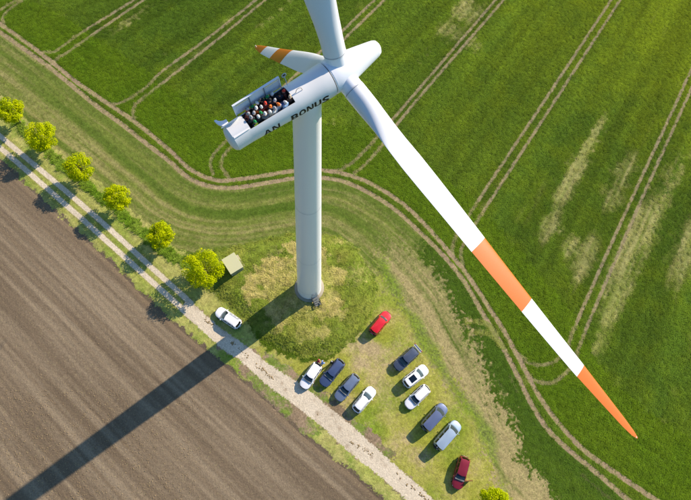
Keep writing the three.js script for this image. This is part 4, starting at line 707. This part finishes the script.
function car(px, py, fx, fy, shapeName, colour, label, o = {}) {           // the middle and the way the nose points, on the picture
  const S = { ...SHAPES[shapeName], ...(o.shape || {}) }, g0 = G(px, py, 0.75), n0 = G(px, py, 0.75), n1 = G(fx, fy, 0.75), turn = Math.atan2(-(n1.z - n0.z), n1.x - n0.x);
  const t = thing('parked_car', label, o.category || 'car', V(g0.x, height(g0.x, g0.z) + 0.02, g0.z), turn, 'cars parked on the meadow and the lane');
  const P = paint(colour, o.metal), L = S.L, W2 = S.W / 2, X = (f) => L / 2 - f * L;  // +x = nose
  // lower body
  const fr = [0, 0.012, 0.04, 0.09, 0.16, S.a - 0.02, S.a + 0.03, 0.4, 0.55, 0.7, 0.82, 0.9, 0.95, 0.985, 1.0];
  const top = (f) => f < S.a ? S.nose + (S.bonnet - S.nose) * Math.pow(sstep(0, S.a, f) * 0.5 + 0.5 * f / S.a, 0.7) : f > S.d ? S.tail - 0.06 * (f - S.d) / (1.001 - S.d) : S.bonnet + (S.belt - S.bonnet) * sstep(S.a, S.a + 0.1, f);
  const half = (f) => { const e = Math.abs(f - 0.5) * 2; return W2 * (1 - 0.10 * Math.pow(e, 5) - 0.12 * Math.pow(e, 24)); };
  const ring = (f) => { const w = half(f), y = top(f), lowr = 0.20 + 0.10 * Math.pow(Math.abs(f - 0.5) * 2, 6), sh = Math.min(0.12, w * 0.14); return [[-w * 0.86, lowr], [-w * 0.97, lowr + 0.1], [-w, 0.46], [-w * 0.985, y - 0.16], [-w + sh * 0.55, y - 0.045], [-w + sh * 1.5, y - 0.005], [-w * 0.5, y + 0.022], [0, y + 0.03], [w * 0.5, y + 0.022], [w - sh * 1.5, y - 0.005], [w - sh * 0.55, y - 0.045], [w * 0.985, y - 0.16], [w, 0.46], [w * 0.97, lowr + 0.1], [w * 0.86, lowr]]; };
  const rings = fr.map(ring), m = rings[0].length, pos = [], idx = [];
  const bow = (f, z) => { const q = Math.pow(Math.min(1, Math.abs(z) / W2), 2.4); return f < 0.2 ? -0.34 * q * (1 - f / 0.2) : f > 0.86 ? 0.30 * q * (f - 0.86) / 0.14 : 0; };
  rings.forEach((r, i) => r.forEach(([z, y]) => pos.push(X(fr[i]) + bow(fr[i], z), y, z)));
  for (let i = 0; i + 1 < rings.length; i++) for (let j = 0; j < m; j++) { const a = i * m + j, b = i * m + (j + 1) % m, c = a + m, d = b + m; idx.push(a, b, c, b, d, c); }
  for (const [i, s] of [[0, 1], [rings.length - 1, -1]]) { const k = pos.length / 3; const r = rings[i]; pos.push(X(fr[i]) + s * 0.03, 0.5, 0); for (let j = 0; j < m; j++) { const a = i * m + j, b = i * m + (j + 1) % m; if (s > 0) idx.push(k, b, a); else idx.push(k, a, b); } }
  let bg = new THREE.BufferGeometry(); bg.setAttribute('position', new THREE.Float32BufferAttribute(pos, 3)); bg.setIndex(idx); bg = toCreasedNormals(bg, 0.7);
  const body = part('body', plain([bg]), P, t);
  // glasshouse: a rounded ring at the waistline lofted to a rounded ring at the roof edge, cut into panes and pillars
  const zb = W2 * 0.90, zt = W2 * 0.74, yb = S.belt, xa = X(S.a), xb = X(S.b), xc = X(S.c), xd = X(S.d), yf = S.bonnet + 0.005, yt = S.H - 0.07, rw = zt;
  const loop = (x0, x1, w, bow0, bow1, rc) => (t) => {                     // t: 0 middle of the front .. 1 middle of the rear, on the +z side
    if (t < 0.25) { const k = t / 0.25; return [x0 - bow0 * k * k, (w - rc * 0.5) * k]; }
    if (t < 0.33) { const k = (t - 0.25) / 0.08, a = k * Math.PI / 2; return [x0 - bow0 - rc * (1 - Math.cos(a)) * 0.9, w - rc * 0.5 + rc * 0.5 * Math.sin(a)]; }
    if (t < 0.68) { const k = (t - 0.33) / 0.35, xs0 = x0 - bow0 - rc * 0.9, xs1 = x1 + bow1 + rc * 0.9; return [xs0 + (xs1 - xs0) * k, w]; }
    if (t < 0.77) { const k = (t - 0.68) / 0.09, a = k * Math.PI / 2; return [x1 + bow1 + rc * 0.9 * (1 - Math.sin(a)), w - rc * 0.5 * (1 - Math.cos(a))]; }
    const k = 1 - (t - 0.77) / 0.23; return [x1 + bow1 * k * k, (w - rc * 0.5) * k];
  };
  const lowL = loop(xa + 0.10, xd, zb, 0.16, 0.12, 0.30), topL = loop(xb + 0.05, xc, zt, 0.10, 0.08, 0.26);
  const wall = (t, v, s, out) => { const [x0, z0] = lowL(t), [x1, z1] = topL(t), y0 = t < 0.3 ? yf + (yb - yf) * sstep(0.2, 0.33, t) : yb + (S.boot - yb) * sstep(0.6, 0.75, t), b = Math.sin(Math.PI * v) * 0.035 + out; const cx = (x0 + x1) / 2 - (xa + xd) / 2, l = Math.hypot(cx * 0.4, z0) || 1; return V(x0 + (x1 - x0) * v + cx * 0.4 / l * b, y0 + (yt - y0) * v, s * (z0 + (z1 - z0) * v + z0 / l * b)); };
  const piece = (t0, t1, v0, v1, s, out, n = 5) => surface(n, 4, (u, v) => wall(t0 + (t1 - t0) * u, v0 + (v1 - v0) * v, s, out));
  const both = (t0, t1, v0, v1, out) => plain([piece(t0, t1, v0, v1, 1, out, 8), piece(t0, t1, v0, v1, -1, out, 8)]);
  const PD = paint2(P), dark = S.dark || privacyM;
  part('windscreen', both(0, 0.262, 0.03, 0.97, 0), glassM, t);
  part('rear_window', both(0.80, 1.0, 0.12, 0.94, 0), dark, t);
  for (const s of [-1, 1]) {
    for (const [a, b] of [[0.335, 0.455], [0.475, 0.585], [0.605, 0.70]]) part('side_window', piece(a, b, 0.04, 0.93, s, 0), dark, t);
    part('pillar', plain([piece(0.262, 0.335, 0, 1, s, 0.006), piece(0.455, 0.475, 0, 1, s, 0.004, 2), piece(0.585, 0.605, 0, 1, s, 0.004, 2), piece(0.70, 0.80, 0, 1, s, 0.006), piece(0.335, 0.70, 0.93, 1.0, s, 0.005, 12), piece(0.80, 1.0, 0.94, 1.0, s, 0.005), piece(0.80, 1.0, 0, 0.12, s, 0.005), piece(0, 0.262, 0.97, 1, s, 0.005)]), PD, t);
  }
  const roofG = [1, -1].map((s) => surface(40, 8, (u, v) => { const [x, z] = topL(u), cx = (xb + xc) / 2, k = 1 - v, e = 1 - Math.pow(k, 2.6); return V(cx + (x - cx) * (k * 1.0), yt - 0.004 + 0.074 * e, s * z * k); }));
  const roof = part('roof', plain(roofG), o.roof ? paint(o.roof) : PD, t);
  const bar = (a, b, r) => { const d = b.clone().sub(a), g = new THREE.CylinderGeometry(r, r, d.length(), 6); g.applyQuaternion(new THREE.Quaternion().setFromUnitVectors(V(0, 1, 0), d.clone().normalize())); g.translate((a.x + b.x) / 2, (a.y + b.y) / 2, (a.z + b.z) / 2); return g; };
  // what shows through the glass
  const inn = part('interior', box(Math.abs(xa - xd) - 0.55, 0.03, zb * 1.72, (xa + xd) / 2 - 0.04, S.belt + 0.034, 0, 0.01), trayM, t);
  part('dashboard', box(0.52, 0.05, zb * 1.7, X(S.a + 0.075), S.belt + 0.055, 0, 0.02), dashM, inn);
  for (const f of [0.52, 0.74]) for (const s of [-1, 1]) { const g = box(0.16, 0.42, 0.46, 0, 0, 0, 0.05); g.rotateZ(0.2); g.translate(X(f), S.belt + 0.16, s * 0.36); part('seat', g, seatM, inn); }
  for (const s of [-1, 1]) {
    for (const f of [0.19, 0.81]) { const w = new THREE.CylinderGeometry(0.32, 0.32, 0.2, 24); w.rotateX(Math.PI / 2); w.translate(X(f), 0.30, s * (W2 - 0.09)); const wh = part('wheel', w, rubberM, t); const r = new THREE.CylinderGeometry(0.2, 0.2, 0.02, 20); r.rotateX(Math.PI / 2); r.translate(X(f), 0.30, s * (W2 + 0.015)); part('rim', r, rimM, wh); }
    const lg = new THREE.SphereGeometry(1, 14, 10); lg.scale(0.09, 0.05, 0.15); lg.rotateY(s * 0.6); lg.translate(X(0.062), S.nose - 0.035, s * W2 * 0.64); part('headlight', lg, lampM, t);
    const tg = box(0.10, 0.26, 0.16, X(0.965), S.tail - 0.16, s * W2 * 0.80, 0.03); part('taillight', tg, tailM, t);
    const mg = box(0.13, 0.12, 0.17, X(S.a + 0.075), S.belt + 0.04, s * (W2 + 0.05), 0.05); part('wing_mirror', mg, o.plainMirror ? blackPlastic : P, t);
    if (o.rails) part('roof_rail', bar(V(xb - 0.25, S.H - 0.015, s * (rw - 0.07)), V(xc + 0.3, S.H - 0.015, s * (rw - 0.07)), 0.024), o.rails === 'black' ? blackPlastic : rimM, roof);
    const hd = []; for (const f of [0.42, 0.64]) hd.push(box(0.2, 0.035, 0.03, X(f), 0.80 + S.belt - 0.92, s * (W2 * 0.995), 0.01)); part('door_handle', plain(hd), blackPlastic, body);
  }
  part('bumper', box(0.10, 0.22, S.W * 0.52, X(0.002), 0.40, 0, 0.04), o.dark ? blackPlastic : P, t); part('bumper', box(0.10, 0.2, S.W * 0.66, X(1.0), 0.42, 0, 0.04), blackPlastic, t);
  part('grille', box(0.03, 0.14, S.W * 0.44, X(-0.0165), 0.60, 0, 0.01), blackPlastic, t);
  part('number_plate', box(0.015, 0.11, 0.5, X(1.016), 0.46, 0), plateM, t); part('number_plate', box(0.015, 0.11, 0.5, X(-0.018), 0.42, 0), plateM, t);
  if (o.sunroof) part('sunroof', box(L * o.sunroof, 0.014, rw * 1.35, (xb + xc) / 2 + L * (o.sunshift || 0), S.H + 0.004, 0, 0.006), roofGlassM, roof);
  if (o.openTail) { const hinge = new THREE.Group(); const g = box(0.62, 0.04, S.W * 0.8, -0.3, 0.02, 0, 0.02); g.rotateZ(-0.15); g.translate(xc - 0.05, S.H - 0.02, 0); part('tailgate', g, P, t); const w = box(0.3, 0.02, S.W * 0.62, -0.27, 0.055, 0); w.rotateZ(-0.15); w.translate(xc - 0.05, S.H - 0.02, 0); part('tailgate_window', w, privacyM, t); }
  if (o.cargo) part('load', plain([box(0.42, 0.3, 0.52, X(0.985), 0.72, -0.32, 0.05), box(0.3, 0.25, 0.4, X(0.975), 0.72, 0.34, 0.05)]), std(lin(200, 200, 196), 0.8), t);
  if (o.carrier) { const c = part('bike_carrier', plain([box(0.36, 0.05, S.W * 0.86, X(1.07), 0.62, 0, 0.02), box(0.05, 0.5, 0.06, X(1.04), 0.7, -0.25, 0.01), box(0.05, 0.5, 0.06, X(1.04), 0.7, 0.25, 0.01), box(0.06, 0.16, S.W * 0.7, X(1.10), 0.70, 0, 0.02)]), std(lin(205, 208, 210), 0.4), t); for (const s of [-1, 1]) part('carrier_lamp', box(0.12, 0.14, 0.18, X(1.10), 0.68, s * W2 * 0.82, 0.02), std(0xb5121b, 0.3), c); }
  if (o.door) { const g = box(0.07, 0.85, 1.05, 0, 0, o.door * 0.54, 0.02); const w = box(0.03, 0.38, 0.9, 0, 0, o.door * 0.48, 0.01); for (const [q, y] of [[g, 0.62], [w, 1.2]]) { q.rotateY(0.42); q.translate(X(S.a + 0.06), y, W2 * o.door); } const dg = part('open_door', g, P, t); part('door_window', w, privacyM, dg); }
  return t;
}
const white = 0xf2f3f2;
car(228.3, 317.8, 219, 311.4, 'estate', white, 'white estate car parked alone on the lane edge by the tower shadow', { rails: 'steel', metal: 0 , shape: { L: 4.5 } });
car(310.8, 375.5, 303, 387, 'estate', white, 'white estate car nearest the lane, first of the row of four, with people behind it', { metal: 0, shape: { L: 4.3 }, dark: 1 });
car(332.2, 372.6, 322, 385, 'suv', 0x465679, 'dark blue estate car second in the row of four beside the lane', { shape: { L: 4.75, H: 1.55 }, rails: 'black' });
car(347.2, 387.3, 336.6, 399.8, 'estate', 0x6e7d95, 'blue-grey estate car third in the row of four', { shape: { L: 4.7 }, rails: 'steel' });
car(364.2, 399.6, 373.5, 388.4, 'hatch', white, 'white hatchback with its nose to the bare patch, last of the row of four', { metal: 0, shape: { L: 4.45 }, rails: 'steel' });
car(380.4, 322.8, 390, 311, 'hatch', 0xd3101c, 'bright red car parked alone near the mound', { metal: 0.05, shape: { L: 4.3, H: 1.6, b: 0.37, c: 0.95 } });
car(406.2, 358.8, 396.4, 367.6, 'suv', 0x4a5466, 'dark navy estate car with a carrier on its tail, first of the right-hand row', { shape: { L: 4.5 }, rails: 'steel', carrier: 1 });
car(415.6, 376.2, 427.5, 366.8, 'suv', white, 'white car with a black sunroof in the right-hand row', { metal: 0, sunroof: 0.24, shape: { L: 4.5, H: 1.58, belt: 1.0, bonnet: 0.94 } });
car(417.6, 396.8, 407, 406.8, 'estate', white, 'white estate car with black roof edges, third in the right-hand row', { metal: 0, rails: 'black', shape: { L: 4.5 } });
car(434.5, 417.2, 446, 404.4, 'van', 0x626e8c, 'slate blue van parked beside the silver van', { category: 'van', dark: 1, metal: 0.3 });
car(447.6, 435.2, 459.4, 421.8, 'van', 0xa8bac8, 'silver van with a pale windscreen near the end of the row', { category: 'van', dark: 1, metal: 0.35, shape: { L: 5.0, H: 1.95 } });
car(461, 472.6, 457, 487.4, 'estate', 0x8c1f2c, 'dark red estate car with its driver door open, nearest the picture edge', { door: -1, metal: 0.3, shape: { L: 4.6 } });
renderer.render(scene, camera);
